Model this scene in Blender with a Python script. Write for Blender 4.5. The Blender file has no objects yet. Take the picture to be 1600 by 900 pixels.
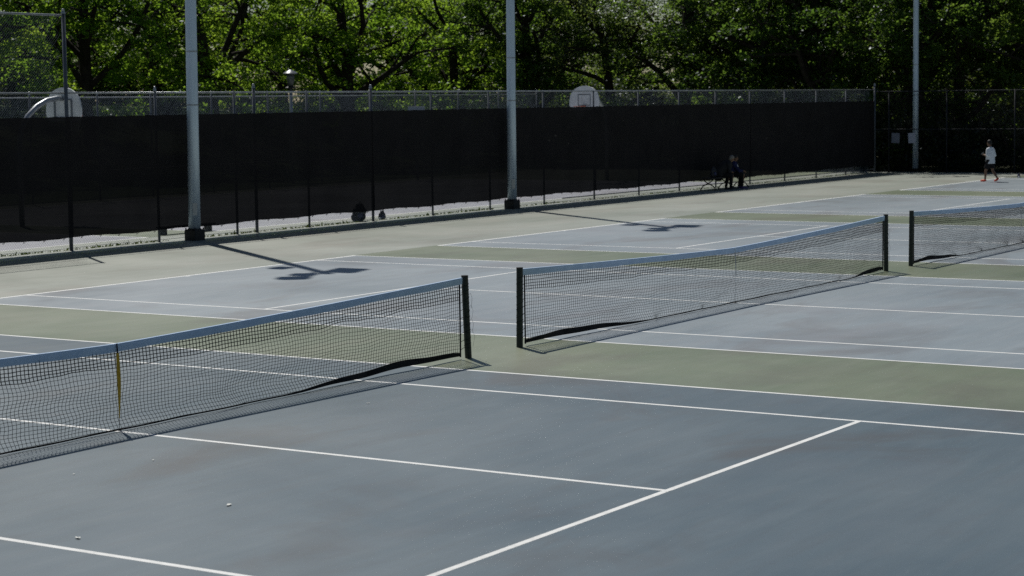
import bpy, math, random
import numpy as np
from mathutils import Vector, Matrix

R = math.radians
scene = bpy.context.scene
COL = scene.collection

# ------------------------------------------------------------------ camera
cam_data = bpy.data.cameras.new('camera')
cam = bpy.data.objects.new('camera', cam_data)
COL.objects.link(cam)
CAM = Vector((-14.50105, -14.28365, 3.30621))
rx = Vector((0.54351936, -0.83927893, -0.01405661))
ux = Vector((0.08696748, 0.03964863, 0.99542184))
fx = Vector((0.83487925, 0.54225351, -0.09453977))
m = Matrix.Identity(4)
for i in range(3):
    m[i][0] = rx[i]; m[i][1] = ux[i]; m[i][2] = -fx[i]; m[i][3] = CAM[i]
cam.matrix_world = m
cam_data.sensor_width = 36.0
cam_data.lens = 3078.97 / 1600 * 36.0
cam_data.clip_start = 0.1
cam_data.clip_end = 3000
cam_data.dof.use_dof = True
cam_data.dof.focus_distance = 26.0
cam_data.dof.aperture_fstop = 3.6
scene.camera = cam

# ------------------------------------------------------------------ light
SUN_EL, SUN_AZ = R(53.3), math.atan2(0.816, 0.577)     # azimuth from +X towards +Y
w = bpy.data.worlds.new('World'); scene.world = w
w.use_nodes = True
wn = w.node_tree.nodes; wl = w.node_tree.links
for n in list(wn): wn.remove(n)
wo = wn.new('ShaderNodeOutputWorld'); bg = wn.new('ShaderNodeBackground'); sk = wn.new('ShaderNodeTexSky')
sk.sky_type = 'NISHITA'; sk.sun_disc = False
sk.sun_elevation = SUN_EL; sk.sun_rotation = math.pi / 2 - SUN_AZ
sk.air_density = 1.0; sk.dust_density = 0.25; sk.ozone_density = 1.0
bg.inputs['Strength'].default_value = 0.05
wl.new(sk.outputs[0], bg.inputs[0]); wl.new(bg.outputs[0], wo.inputs[0])
sd = bpy.data.lights.new('sun', 'SUN'); sd.energy = 5.0; sd.angle = R(0.53); sd.color = (1.0, 0.965, 0.90)
sun = bpy.data.objects.new('sun', sd); COL.objects.link(sun)
sv = Vector((math.cos(SUN_EL) * math.cos(SUN_AZ), math.cos(SUN_EL) * math.sin(SUN_AZ), math.sin(SUN_EL)))
sun.rotation_mode = 'QUATERNION'; sun.rotation_quaternion = sv.to_track_quat('Z', 'Y')
sun.location = (20, 20, 40)
scene.view_settings.view_transform = 'Standard'
scene.view_settings.look = 'None'
scene.view_settings.exposure = -0.46
scene.view_settings.gamma = 1.0
scene.view_settings.use_curve_mapping = False
scene.render.engine = 'CYCLES'
scene.cycles.max_bounces = 12
scene.cycles.diffuse_bounces = 8
scene.cycles.caustics_reflective = False
scene.cycles.caustics_refractive = False
scene.cycles.transparent_max_bounces = 24
scene.cycles.use_denoising = False
scene.cycles.sample_clamp_indirect = 6.0
scene.render.filter_size = 1.9

# ------------------------------------------------------------------ helpers
class MB:
    def __init__(s): s.v = []; s.f = []; s.n = 0
    def add(s, v, f):
        v = np.asarray(v, float).reshape(-1, 3)
        s.v.append(v)
        o = s.n
        s.f.extend([tuple(int(i) + o for i in q) for q in f])
        s.n += len(v)
    def addq(s, v, q):
        """big batches: q is an integer array (k,4)"""
        v = np.asarray(v, float).reshape(-1, 3)
        s.v.append(v); s.f.extend((np.asarray(q) + s.n).tolist()); s.n += len(v)
    def box(s, x0, x1, y0, y1, z0, z1, b=0.0):
        if b <= 0:
            v = [(x, y, z) for z in (z0, z1) for y in (y0, y1) for x in (x0, x1)]
            s.add(v, [(0, 2, 3, 1), (4, 5, 7, 6), (0, 1, 5, 4), (2, 6, 7, 3), (0, 4, 6, 2), (1, 3, 7, 5)])
            return
        rings = []
        for z, i in ((z0, b), (z0 + b, 0), (z1 - b, 0), (z1, b)):
            a = [(x0 + i + b, y0 + i), (x1 - i - b, y0 + i), (x1 - i, y0 + i + b), (x1 - i, y1 - i - b),
                 (x1 - i - b, y1 - i), (x0 + i + b, y1 - i), (x0 + i, y1 - i - b), (x0 + i, y0 + i + b)]
            rings.append([(x, y, z) for x, y in a])
        s.rings(rings, True)
    def rings(s, rings, caps=True, close=True):
        k = len(rings[0]); v = [p for r in rings for p in r]; f = []
        for i in range(len(rings) - 1):
            for j in range(k if close else k - 1):
                a = i * k + j; b_ = i * k + (j + 1) % k
                f.append((a, b_, b_ + k, a + k))
        if caps:
            f.append(tuple(range(k - 1, -1, -1)))
            f.append(tuple(range((len(rings) - 1) * k, len(rings) * k)))
        s.add(v, f)
    def tube(s, pts, rad, n=8, caps=True, round_ends=False):
        pts = [Vector(p) for p in pts]
        if not hasattr(rad, '__len__'): rad = [rad] * len(pts)
        rad = list(rad)
        if round_ends:
            a = (pts[0] - pts[1]).normalized(); b = (pts[-1] - pts[-2]).normalized()
            r0, r1 = rad[0], rad[-1]
            pts = [pts[0] + a * r0 * .95, pts[0] + a * r0 * .6] + pts + [pts[-1] + b * r1 * .6, pts[-1] + b * r1 * .95]
            rad = [r0 * .3, r0 * .8] + rad + [r1 * .8, r1 * .3]
        rings = []; prev = None
        for i, p in enumerate(pts):
            t = (pts[min(i + 1, len(pts) - 1)] - pts[max(i - 1, 0)]).normalized()
            if prev is None:
                u = t.orthogonal().normalized()
            else:
                u = (prev - t * prev.dot(t))
                u = u.normalized() if u.length > 1e-6 else t.orthogonal().normalized()
            prev = u; q = t.cross(u)
            rings.append([tuple(p + (u * math.cos(2 * math.pi * j / n) + q * math.sin(2 * math.pi * j / n)) * rad[i]) for j in range(n)])
        s.rings(rings, caps)
    def lathe(s, c, prof, n=24, axis=None):
        """prof: (radius, height) along axis from c"""
        ax = Vector(axis or (0, 0, 1)).normalized(); u = ax.orthogonal().normalized(); q = ax.cross(u); c = Vector(c)
        s.rings([[tuple(c + ax * h + (u * math.cos(2 * math.pi * j / n) + q * math.sin(2 * math.pi * j / n)) * r) for j in range(n)] for r, h in prof])
    def ellipsoid(s, c, r, n=16, rot=None):
        rings = []
        for i in range(1, n // 2):
            th = math.pi * i / (n // 2)
            ring = []
            for j in range(n):
                p = Vector((r[0] * math.sin(th) * math.cos(2 * math.pi * j / n), r[1] * math.sin(th) * math.sin(2 * math.pi * j / n), -r[2] * math.cos(th)))
                if rot: p = rot @ p
                ring.append(tuple(Vector(c) + p))
            rings.append(ring)
        s.rings(rings, True)
    def mesh(s, name, smooth=False):
        me = bpy.data.meshes.new(name)
        v = np.concatenate(s.v) if s.v else np.zeros((0, 3))
        me.from_pydata(v.tolist(), [], s.f)
        if smooth: me.polygons.foreach_set('use_smooth', [True] * len(me.polygons))
        me.update()
        return me
    def build(s, name, mat, parent=None, smooth=False, loc=None):
        return link(name, s.mesh(name, smooth), mat, parent, loc)

def link(name, me, mat=None, parent=None, loc=None):
    o = bpy.data.objects.new(name, me)
    if mat is not None and not me.materials: me.materials.append(mat)
    COL.objects.link(o)
    if parent: o.parent = parent
    if loc is not None: o.location = loc
    return o

def tag(o, label=None, cat=None, group=None, kind=None):
    if label: o['label'] = label
    if cat: o['category'] = cat
    if group: o['group'] = group
    if kind: o['kind'] = kind
    return o

def thing(name, label, cat, loc=(0, 0, 0), rz=0.0, group=None):
    o = bpy.data.objects.new(name, None); COL.objects.link(o)
    o.location = loc; o.rotation_euler = (0, 0, rz); o.empty_display_size = .2
    return tag(o, label, cat, group)

def smooth_by_angle(o, ang=35):
    try: o.data.set_sharp_from_angle(angle=R(ang))
    except Exception: pass
    return o

def copy_tree(o, parent=None):
    c = o.copy(); COL.objects.link(c)
    if parent: c.parent = parent
    for ch in o.children: copy_tree(ch, c)
    return c

def remesh(mb, name, voxel=.008, smooth_it=3):
    """fuse overlapping shapes into one continuous skin"""
    me = mb.mesh(name)
    t = bpy.data.objects.new('fuse', me); COL.objects.link(t)
    r = t.modifiers.new('r', 'REMESH'); r.mode = 'VOXEL'; r.voxel_size = voxel
    sm = t.modifiers.new('s', 'SMOOTH'); sm.factor = .5; sm.iterations = smooth_it
    dg = bpy.context.evaluated_depsgraph_get(); dg.update()
    out = bpy.data.meshes.new_from_object(t.evaluated_get(dg))
    bpy.data.objects.remove(t); bpy.data.meshes.remove(me)
    out.name = name
    out.polygons.foreach_set('use_smooth', [True] * len(out.polygons))
    return out

# ------------------------------------------------------------------ materials
class NT:
    def __init__(s, name):
        s.m = bpy.data.materials.new(name); s.m.use_nodes = True
        s.t = s.m.node_tree; s.t.nodes.clear()
        s.out = s.n('ShaderNodeOutputMaterial')
    def n(s, typ, **kw):
        x = s.t.nodes.new(typ)
        for k, v in kw.items(): setattr(x, k, v)
        return x
    def l(s, a, b): s.t.links.new(a, b)
    def coord(s, scale=(1, 1, 1), rot=(0, 0, 0), world=False):
        if world: src = s.n('ShaderNodeNewGeometry').outputs['Position']
        else: src = s.n('ShaderNodeTexCoord').outputs['Object']
        mp = s.n('ShaderNodeMapping'); mp.inputs['Scale'].default_value = scale; mp.inputs['Rotation'].default_value = rot
        s.l(src, mp.inputs[0]); return mp.outputs[0]
    def noise(s, co, scale, detail=4, rough=.55, dist=0.0):
        x = s.n('ShaderNodeTexNoise'); x.inputs['Scale'].default_value = scale; x.inputs['Detail'].default_value = detail
        x.inputs['Roughness'].default_value = rough; x.inputs['Distortion'].default_value = dist
        s.l(co, x.inputs['Vector']); return x.outputs[0]
    def ramp(s, fac, stops):
        x = s.n('ShaderNodeValToRGB'); e = x.color_ramp.elements
        e[0].position, e[0].color = stops[0][0], (*stops[0][1], 1) if len(stops[0][1]) == 3 else stops[0][1]
        e[1].position, e[1].color = stops[-1][0], (*stops[-1][1], 1)
        for p, c in stops[1:-1]:
            k = e.new(p); k.color = (*c, 1)
        s.l(fac, x.inputs[0]); return x.outputs[0]
    def mix(s, fac, a, b, mode='MIX'):
        x = s.n('ShaderNodeMix'); x.data_type = 'RGBA'; x.blend_type = mode
        for sock, val in ((x.inputs[0], fac), (x.inputs[6], a), (x.inputs[7], b)):
            if hasattr(val, 'is_linked') or hasattr(val, 'links'): s.l(val, sock)
            elif isinstance(val, (int, float)): sock.default_value = val
            else: sock.default_value = (*val, 1)
        return x.outputs[2]
    def bump(s, h, strength=.3, dist=.01):
        b = s.n('ShaderNodeBump'); b.inputs['Strength'].default_value = strength; b.inputs['Distance'].default_value = dist
        s.l(h, b.inputs['Height']); return b.outputs[0]
    def bsdf(s, col, rough=.7, metal=0.0, spec=.5, normal=None):
        b = s.n('ShaderNodeBsdfPrincipled')
        if hasattr(col, 'links'): s.l(col, b.inputs['Base Color'])
        else: b.inputs['Base Color'].default_value = (*col, 1)
        if hasattr(rough, 'links'): s.l(rough, b.inputs['Roughness'])
        else: b.inputs['Roughness'].default_value = rough
        b.inputs['Metallic'].default_value = metal
        b.inputs['Specular IOR Level'].default_value = spec
        if normal: s.l(normal, b.inputs['Normal'])
        return b.outputs[0]
    def done(s, sh): s.l(sh, s.out.inputs[0]); return s.m

def simple(name, col, rough=.6, metal=0.0, var=.25, scale=6.0, spec=.5, bump=0.0):
    t = NT(name); co = t.coord()
    n = t.noise(co, scale, 5)
    lo = tuple(c * (1 - var) for c in col); hi = tuple(min(1, c * (1 + var)) for c in col)
    c = t.ramp(n, [(.3, lo), (.7, hi)])
    nm = t.bump(t.noise(co, scale * 8, 3), bump) if bump else None
    return t.done(t.bsdf(c, rough, metal, spec, nm))

COURT_SPEC, COURT_SHEEN, COURT_IOR, COURT_DIM = .9, 0.0, 1.5, .91
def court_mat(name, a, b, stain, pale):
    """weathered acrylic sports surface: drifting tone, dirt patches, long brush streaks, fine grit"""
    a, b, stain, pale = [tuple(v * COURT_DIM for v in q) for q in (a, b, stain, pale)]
    t = NT(name)
    co = t.coord(world=True)
    big = t.noise(co, .22, 4, .6, .4)
    base = t.ramp(big, [(.3, a), (.72, b)])
    # streaks along the nets where water and rollers drag dirt
    st = t.noise(t.coord((.35, 2.2, 1), (0, 0, R(-14)), True), 1.3, 6, .62, .3)
    base = t.mix(t.ramp(st, [(.42, (0, 0, 0)), (.75, (.55, .55, .55))]), base, pale)
    st2 = t.noise(t.coord((.5, 3.4, 1), (0, 0, R(-16)), True), 2.1, 5, .6, .2)
    base = t.mix(t.ramp(st2, [(.5, (0, 0, 0)), (.8, (.30, .30, .30))]), base, stain)
    # standing-water stains
    pat = t.noise(t.coord((.45, .8, 1), (0, 0, R(20)), True), .55, 5, .6, .8)
    base = t.mix(t.ramp(pat, [(.525, (0, 0, 0)), (.67, (.74, .74, .74))]), base, tuple(c * .94 for c in stain))
    pw = t.noise(t.coord((.3, .5, 1), (0, 0, R(-30)), True), .8, 4, .6, 1.0)
    base = t.mix(t.ramp(pw, [(.52, (0, 0, 0)), (.68, (.34, .34, .34))]), base, tuple(c * f for c, f in zip(b, (1.06, .93, .93))))
    grit = t.noise(co, 90, 3, .7)
    base = t.mix(.26, base, t.ramp(grit, [(.3, (.35, .35, .35)), (.7, (1, 1, 1))]), 'MULTIPLY')
    # short pale scuffs from shoes and balls
    for ang, sc in ((-8, (3.5, 30, 1)), (35, (30, 4.5, 1))):
        sf = t.noise(t.coord(sc, (0, 0, R(ang)), True), 1.0, 2, .5, .6)
        base = t.mix(t.ramp(sf, [(.69, (0, 0, 0)), (.76, (.32, .32, .32))]), base, pale)
    dk = t.noise(t.coord((22, 5, 1), (0, 0, R(12)), True), 1.0, 2, .5, .5)
    base = t.mix(t.ramp(dk, [(.72, (0, 0, 0)), (.78, (.35, .35, .35))]), base, tuple(c * .7 for c in stain))
    sp = t.noise(co, 26, 2, .5)
    base = t.mix(t.ramp(sp, [(.70, (0, 0, 0)), (.80, (.10, .10, .10))]), base, pale)
    rg = t.ramp(big, [(.3, (.34, .34, .34)), (.7, (.42, .42, .42))])
    nm = t.bump(t.noise(co, 60, 2, .6), .12, .003)
    sh = t.bsdf(base, rg, 0, COURT_SPEC, nm)
    bs = sh.node; bs.inputs['IOR'].default_value = COURT_IOR; bs.inputs['Sheen Weight'].default_value = COURT_SHEEN; bs.inputs['Sheen Roughness'].default_value = .35
    bs.inputs['Sheen Tint'].default_value = (.93, .97, 1, 1)
    return t.done(sh)

M = {}
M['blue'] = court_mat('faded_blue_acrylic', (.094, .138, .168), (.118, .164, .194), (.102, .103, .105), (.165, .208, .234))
M['blue_glare'] = court_mat('sun_glare_blue_acrylic', (.272, .326, .366), (.315, .374, .412), (.232, .236, .246), (.412, .455, .480))  # court blue lightened: far-court sun glare is painted into the colour
M['green_glare'] = court_mat('sun_glare_green_acrylic', (.345, .385, .325), (.400, .430, .370), (.330, .330, .280), (.490, .505, .460))  # apron green made paler to carry the sun glare behind the baselines
M['green'] = court_mat('faded_green_acrylic', (.165, .212, .120), (.208, .245, .148), (.165, .172, .112), (.275, .300, .215))
M['far_blue'] = court_mat('faded_grey_court', (.36, .37, .43), (.42, .43, .49), (.30, .29, .31), (.48, .49, .53))
t = NT('court_line_paint'); co = t.coord(world=True)
c = t.ramp(t.noise(co, 6, 8, .72), [(.30, (.60, .61, .60)), (.5, (.76, .77, .76)), (.7, (.82, .83, .82))])
M['line'] = t.done(t.bsdf(c, .7))
M['green_metal'] = simple('dark_green_post_paint', (.006, .016, .013), .42, 0, .4, 8)
M['cord'] = simple('black_net_cord', (.014, .016, .017), .85, 0, .3, 20, .3)
M['hem'] = simple('black_hem_tape', (.008, .009, .011), .75, 0, .3, 14, .3)
t = NT('white_canvas_band'); co = t.coord()
d = t.n('ShaderNodeBsdfDiffuse'); tr = t.n('ShaderNodeBsdfTranslucent'); mx = t.n('ShaderNodeMixShader'); mx.inputs[0].default_value = .12
cc = t.ramp(t.noise(co, 5, 6, .6), [(.3, (.50, .64, .84)), (.7, (.60, .74, .92))])
t.l(cc, d.inputs[0]); t.l(cc, tr.inputs[0]); t.l(d.outputs[0], mx.inputs[1]); t.l(tr.outputs[0], mx.inputs[2])
M['band'] = t.done(mx.outputs[0])
M['yellow'] = simple('yellow_webbing', (.62, .38, .03), .8, 0, .2, 30)
M['pale_strap'] = simple('pale_webbing', (.55, .57, .58), .8, 0, .2, 30)
M['galv'] = simple('galvanised_steel', (.34, .36, .38), .42, .75, .25, 5)
M['galv_wire'] = simple('galvanised_wire', (.115, .15, .20), .8, 0, .15, 2, .2)
M['dark_post'] = simple('weathered_fence_post', (.07, .085, .11), .6, .1, .3, 6)
M['black_post'] = simple('black_coated_post', (.014, .017, .024), .7, 0, .3, 6, .3)
t = NT('pole_galvanised'); co = t.coord((1, 1, .25))
n1 = t.noise(co, 7, 6, .65)
c = t.ramp(n1, [(.3, (.50, .62, .76)), (.7, (.60, .71, .84))])
M['pole'] = t.done(t.bsdf(c, t.ramp(n1, [(.3, (.42,) * 3), (.7, (.55,) * 3)]), .4))
M['black_base'] = simple('black_painted_base', (.012, .013, .014), .6, 0, .4, 9, .4)
t = NT('black_windscreen_mesh'); co = t.coord()
d = t.bsdf(t.ramp(t.noise(co, 1.2, 5, .6), [(.3, (.012, .011, .0125)), (.7, (.019, .0175, .019))]), .9, 0, .15)
tp = t.n('ShaderNodeBsdfTransparent'); mx = t.n('ShaderNodeMixShader')
t.l(t.ramp(t.noise(co, .5, 3), [(.3, (.010,) * 3), (.7, (.018,) * 3)]), mx.inputs[0]); t.l(d, mx.inputs[1]); t.l(tp.outputs[0], mx.inputs[2])
M['screen'] = t.done(mx.outputs[0])
M['board'] = simple('white_backboard', (.76, .78, .79), .45, 0, .12, 4)
M['board_frame'] = simple('grey_backboard_frame', (.16, .18, .20), .5, .3, .2, 5)
M['rim'] = simple('orange_rim', (.45, .08, .02), .5, 0, .2, 8)
M['bark'] = simple('dark_bark', (.032, .027, .022), .95, 0, .45, 5, .2, .6)
M['bag'] = simple('dark_nylon', (.012, .014, .022), .7, 0, .4, 12, .4)
M['bag_blue'] = simple('navy_nylon', (.03, .035, .10), .7, 0, .4, 12, .4)
M['white_cloth'] = simple('white_cloth', (.72, .74, .78), .9, 0, .06, 9, .2)
M['dark_cloth'] = simple('black_cloth', (.012, .012, .014), .9, 0, .3, 9, .2)
M['navy'] = simple('navy_cloth', (.018, .022, .075), .9, 0, .3, 9, .2)
M['grey_cloth'] = simple('charcoal_cloth', (.02, .021, .024), .9, 0, .3, 9, .2)
M['skin'] = simple('skin', (.17, .095, .06), .55, 0, .1, 12, .4)
M['hair'] = simple('dark_hair', (.010, .008, .007), .6, 0, .3, 40, .4)
M['grey_hair'] = simple('grey_cap', (.20, .19, .18), .8, 0, .2, 30, .3)
M['red'] = simple('orange_red_shoe', (.75, .09, .04), .6, 0, .1, 20)
M['dark_shoe'] = simple('dark_shoe', (.02, .02, .024), .6, 0, .2, 20)
M['purple'] = simple('purple_shoe', (.06, .04, .16), .6, 0, .2, 20)
M['phone'] = simple('phone_black', (.012, .012, .014), .25, 0, .1, 4)
M['iron'] = simple('black_cast_iron', (.010, .010, .011), .5, .2, .3, 10)
M['bench_wood'] = simple('dark_stained_wood', (.022, .018, .015), .75, 0, .4, 7)
M['paper'] = simple('white_paper', (.42, .45, .56), .8, 0, .06, 4)
M['paper_grey'] = simple('greyed_paper', (.20, .22, .28), .8, 0, .1, 4)
M['print'] = simple('faint_print', (.30, .32, .40), .8, 0, .1, 4)
M['scrap'] = simple('pale_scrap', (.75, .76, .72), .8, 0, .1, 9)
M['lamp_cap'] = simple('white_lamp_cap', (.17, .18, .20), .35, .2, .1, 5)
M['lamp_glass'] = simple('frosted_lamp_glass', (.10, .11, .10), .3, 0, .1, 5)
M['table_top'] = simple('pale_blue_grey_top', (.17, .21, .25), .6, 0, .15, 5)

t = NT('lawn_grass'); co = t.coord(world=True)
c = t.ramp(t.noise(co, .5, 6, .65), [(.3, (.045, .075, .018)), (.55, (.075, .115, .026)), (.75, (.11, .14, .045))])
c = t.mix(.5, c, t.ramp(t.noise(co, 14, 4, .7), [(.3, (.4, .4, .4)), (.7, (1, 1, 1))]), 'MULTIPLY')
M['lawn'] = t.done(t.bsdf(c, .9, 0, .2, t.bump(t.noise(co, 25, 3), .6, .05)))
t = NT('earth_ground'); co = t.coord(world=True)
c = t.ramp(t.noise(co, .35, 6, .65), [(.3, (.05, .055, .03)), (.7, (.085, .085, .05))])
M['earth'] = t.done(t.bsdf(c, .95, 0, .2))

def leaf_mat(name, d0, d1, tr0, tr1, gl=.05, mixf=.5):
    t = NT(name)
    n = t.noise(t.coord(world=True), .55, 3, .6)
    oi = t.n('ShaderNodeObjectInfo').outputs['Random']
    ad = t.n('ShaderNodeMath', operation='MULTIPLY_ADD'); ad.inputs[1].default_value = .25; t.l(oi, ad.inputs[0])
    sb = t.n('ShaderNodeMath', operation='SUBTRACT'); t.l(n, sb.inputs[0]); sb.inputs[1].default_value = .12
    t.l(sb.outputs[0], ad.inputs[2])
    f = ad.outputs[0]
    dc = t.ramp(f, [(.3, d0), (.7, d1)]); tc = t.ramp(f, [(.3, tr0), (.7, tr1)])
    d = t.n('ShaderNodeBsdfDiffuse'); tr = t.n('ShaderNodeBsdfTranslucent'); g = t.n('ShaderNodeBsdfGlossy')
    g.inputs['Roughness'].default_value = .35; g.inputs['Color'].default_value = (.9, .95, 1, 1)
    t.l(dc, d.inputs[0]); t.l(tc, tr.inputs[0])
    m1 = t.n('ShaderNodeMixShader'); m1.inputs[0].default_value = mixf; t.l(d.outputs[0], m1.inputs[1]); t.l(tr.outputs[0], m1.inputs[2])
    m2 = t.n('ShaderNodeMixShader'); m2.inputs[0].default_value = gl; t.l(m1.outputs[0], m2.inputs[1]); t.l(g.outputs[0], m2.inputs[2])
    return t.done(m2.outputs[0])
M['leaf_a'] = leaf_mat('maple_leaf', (.045, .088, .016), (.072, .120, .022), (.24, .43, .035), (.42, .59, .055), .012, .6)
M['leaf_b'] = leaf_mat('dark_elm_leaf', (.032, .062, .016), (.052, .088, .022), (.13, .25, .03), (.25, .37, .05), .022, .58)
M['leaf_c'] = leaf_mat('grey_green_leaf', (.045, .070, .030), (.07, .095, .04), (.18, .26, .05), (.28, .36, .08), .05, .55)
M['leaf_d'] = leaf_mat('deep_shade_leaf', (.034, .066, .014), (.055, .094, .02), (.15, .27, .025), (.28, .40, .04), .012, .55)
M['shrub'] = leaf_mat('shrub_leaf', (.018, .030, .010), (.032, .046, .014), (.05, .08, .014), (.09, .12, .018), .03)
M['weed'] = leaf_mat('weed_leaf', (.05, .07, .02), (.09, .09, .03), (.06, .10, .02), (.12, .14, .03), .02)

# ------------------------------------------------------------------ ground and courts
P = 14.07424
COURTS = range(0, 5)
FENCE_Y = 19.10
FAR_X = 65.8

def sheet(name, x0, x1, y0, y1, z, mat, kind='structure', holes=None):
    b = MB(); b.add([(x0, y0, z), (x1, y0, z), (x1, y1, z), (x0, y1, z)], [(0, 1, 2, 3)])
    return tag(b.build(name, mat), kind=kind)

def bank(x, y):
    def ss(a, b, q):
        q = min(1, max(0, (q - a) / (b - a))); return q * q * (3 - 2 * q)
    k = 1 - ss(58, 72, x - max(0, (y - 40)) * .55)
    return ss(42, 60, y) * 3.15 * k + .35 * ss(42, 55, y) * math.sin(x * .13) * math.sin(y * .11) * k

g = MB(); g.add([(-900, -900, -.03), (1400, -900, -.03), (1400, 1400, -.03), (-900, 1400, -.03)], [(0, 1, 2, 3)])
tag(g.build('ground', M['earth']), kind='structure')
b = MB(); nx, ny = 90, 60
xs = np.linspace(-10, 170, nx); ys = np.linspace(37.0, 160, ny)
v = [(x, y, bank(x, y) - .012) for y in ys for x in xs]
b.add(v, [(j * nx + i, j * nx + i + 1, (j + 1) * nx + i + 1, (j + 1) * nx + i) for j in range(ny - 1) for i in range(nx - 1)])
tag(b.build('lawn', M['lawn'], smooth=True), kind='structure')

sheet('court_apron', -24, FAR_X + .6, -22, FENCE_Y + 17.2, .0, M['green'])
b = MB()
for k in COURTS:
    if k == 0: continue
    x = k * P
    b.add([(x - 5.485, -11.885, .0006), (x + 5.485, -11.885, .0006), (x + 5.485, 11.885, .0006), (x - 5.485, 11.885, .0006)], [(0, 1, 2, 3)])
tag(b.build('court_surface', M['blue_glare']), kind='structure')  # courts past the nearest one, with glare brightness put into their paint
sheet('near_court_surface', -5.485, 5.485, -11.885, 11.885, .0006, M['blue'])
sheet('glare_apron', -24, FAR_X + .6, 11.95, FENCE_Y + 1.3, .0006, M['green_glare'])  # separate strip of the apron whose colour includes the sun glare
# painted lines: butted end to end, 50 mm wide
b = MB(); Lw = .031
def ln(x0, x1, y0, y1, z=.0012):
    b.add([(x0, y0, z), (x1, y0, z), (x1, y1, z), (x0, y1, z)], [(0, 1, 2, 3)])
for k in COURTS:
    x = k * P
    for sx in (-1, 1):
        for w_ in (5.46, 4.115):
            ln(x + sx * w_ - Lw, x + sx * w_ + Lw, -11.84, 11.84)
        ln(x + Lw if sx > 0 else x - 4.084, x + 4.084 if sx > 0 else x - Lw, -6.4 - Lw, -6.4 + Lw)
        ln(x + Lw if sx > 0 else x - 4.084, x + 4.084 if sx > 0 else x - Lw, 6.4 - Lw, 6.4 + Lw)
    for sy in (-1, 1):
        ln(x - 5.485, x + 5.485, min(sy * 11.84, sy * 11.935), max(sy * 11.84, sy * 11.935))
        ln(x - Lw, x + Lw, min(sy * 11.74, sy * 11.84), max(sy * 11.74, sy * 11.84))
    ln(x - Lw, x + Lw, -6.43, 6.43, .0017)
tag(b.build('court_lines', M['line']), kind='structure')
# basketball courts beyond the screened fence
b = MB()
for x0, x1 in ((-8, 22.2), (24.6, 55.2)):
    b.add([(x0, 20.5, .0006), (x1, 20.5, .0006), (x1, 34.9, .0006), (x0, 34.9, .0006)], [(0, 1, 2, 3)])
tag(b.build('basketball_surface', M['far_blue']), kind='structure')
b = MB()
for x0, x1 in ((-8, 22.2), (24.6, 55.2)):
    ln(x0, x1, 20.45, 20.55); ln(x0, x1, 34.85, 34.95); ln(x0, x0 + .08, 20.55, 34.85); ln(x1 - .08, x1, 20.55, 34.85)
    for bx, s in ((x0, 1), (x1, -1)):
        for yy in (25.5, 30.1):
            ln(min(bx + s * .08, bx + s * 5.8), max(bx + s * .08, bx + s * 5.8), yy - .03, yy + .03)
        ln(bx + s * 5.8 - .03, bx + s * 5.8 + .03, 25.53, 30.07)
tag(b.build('basketball_lines', M['line']), kind='structure')

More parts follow.
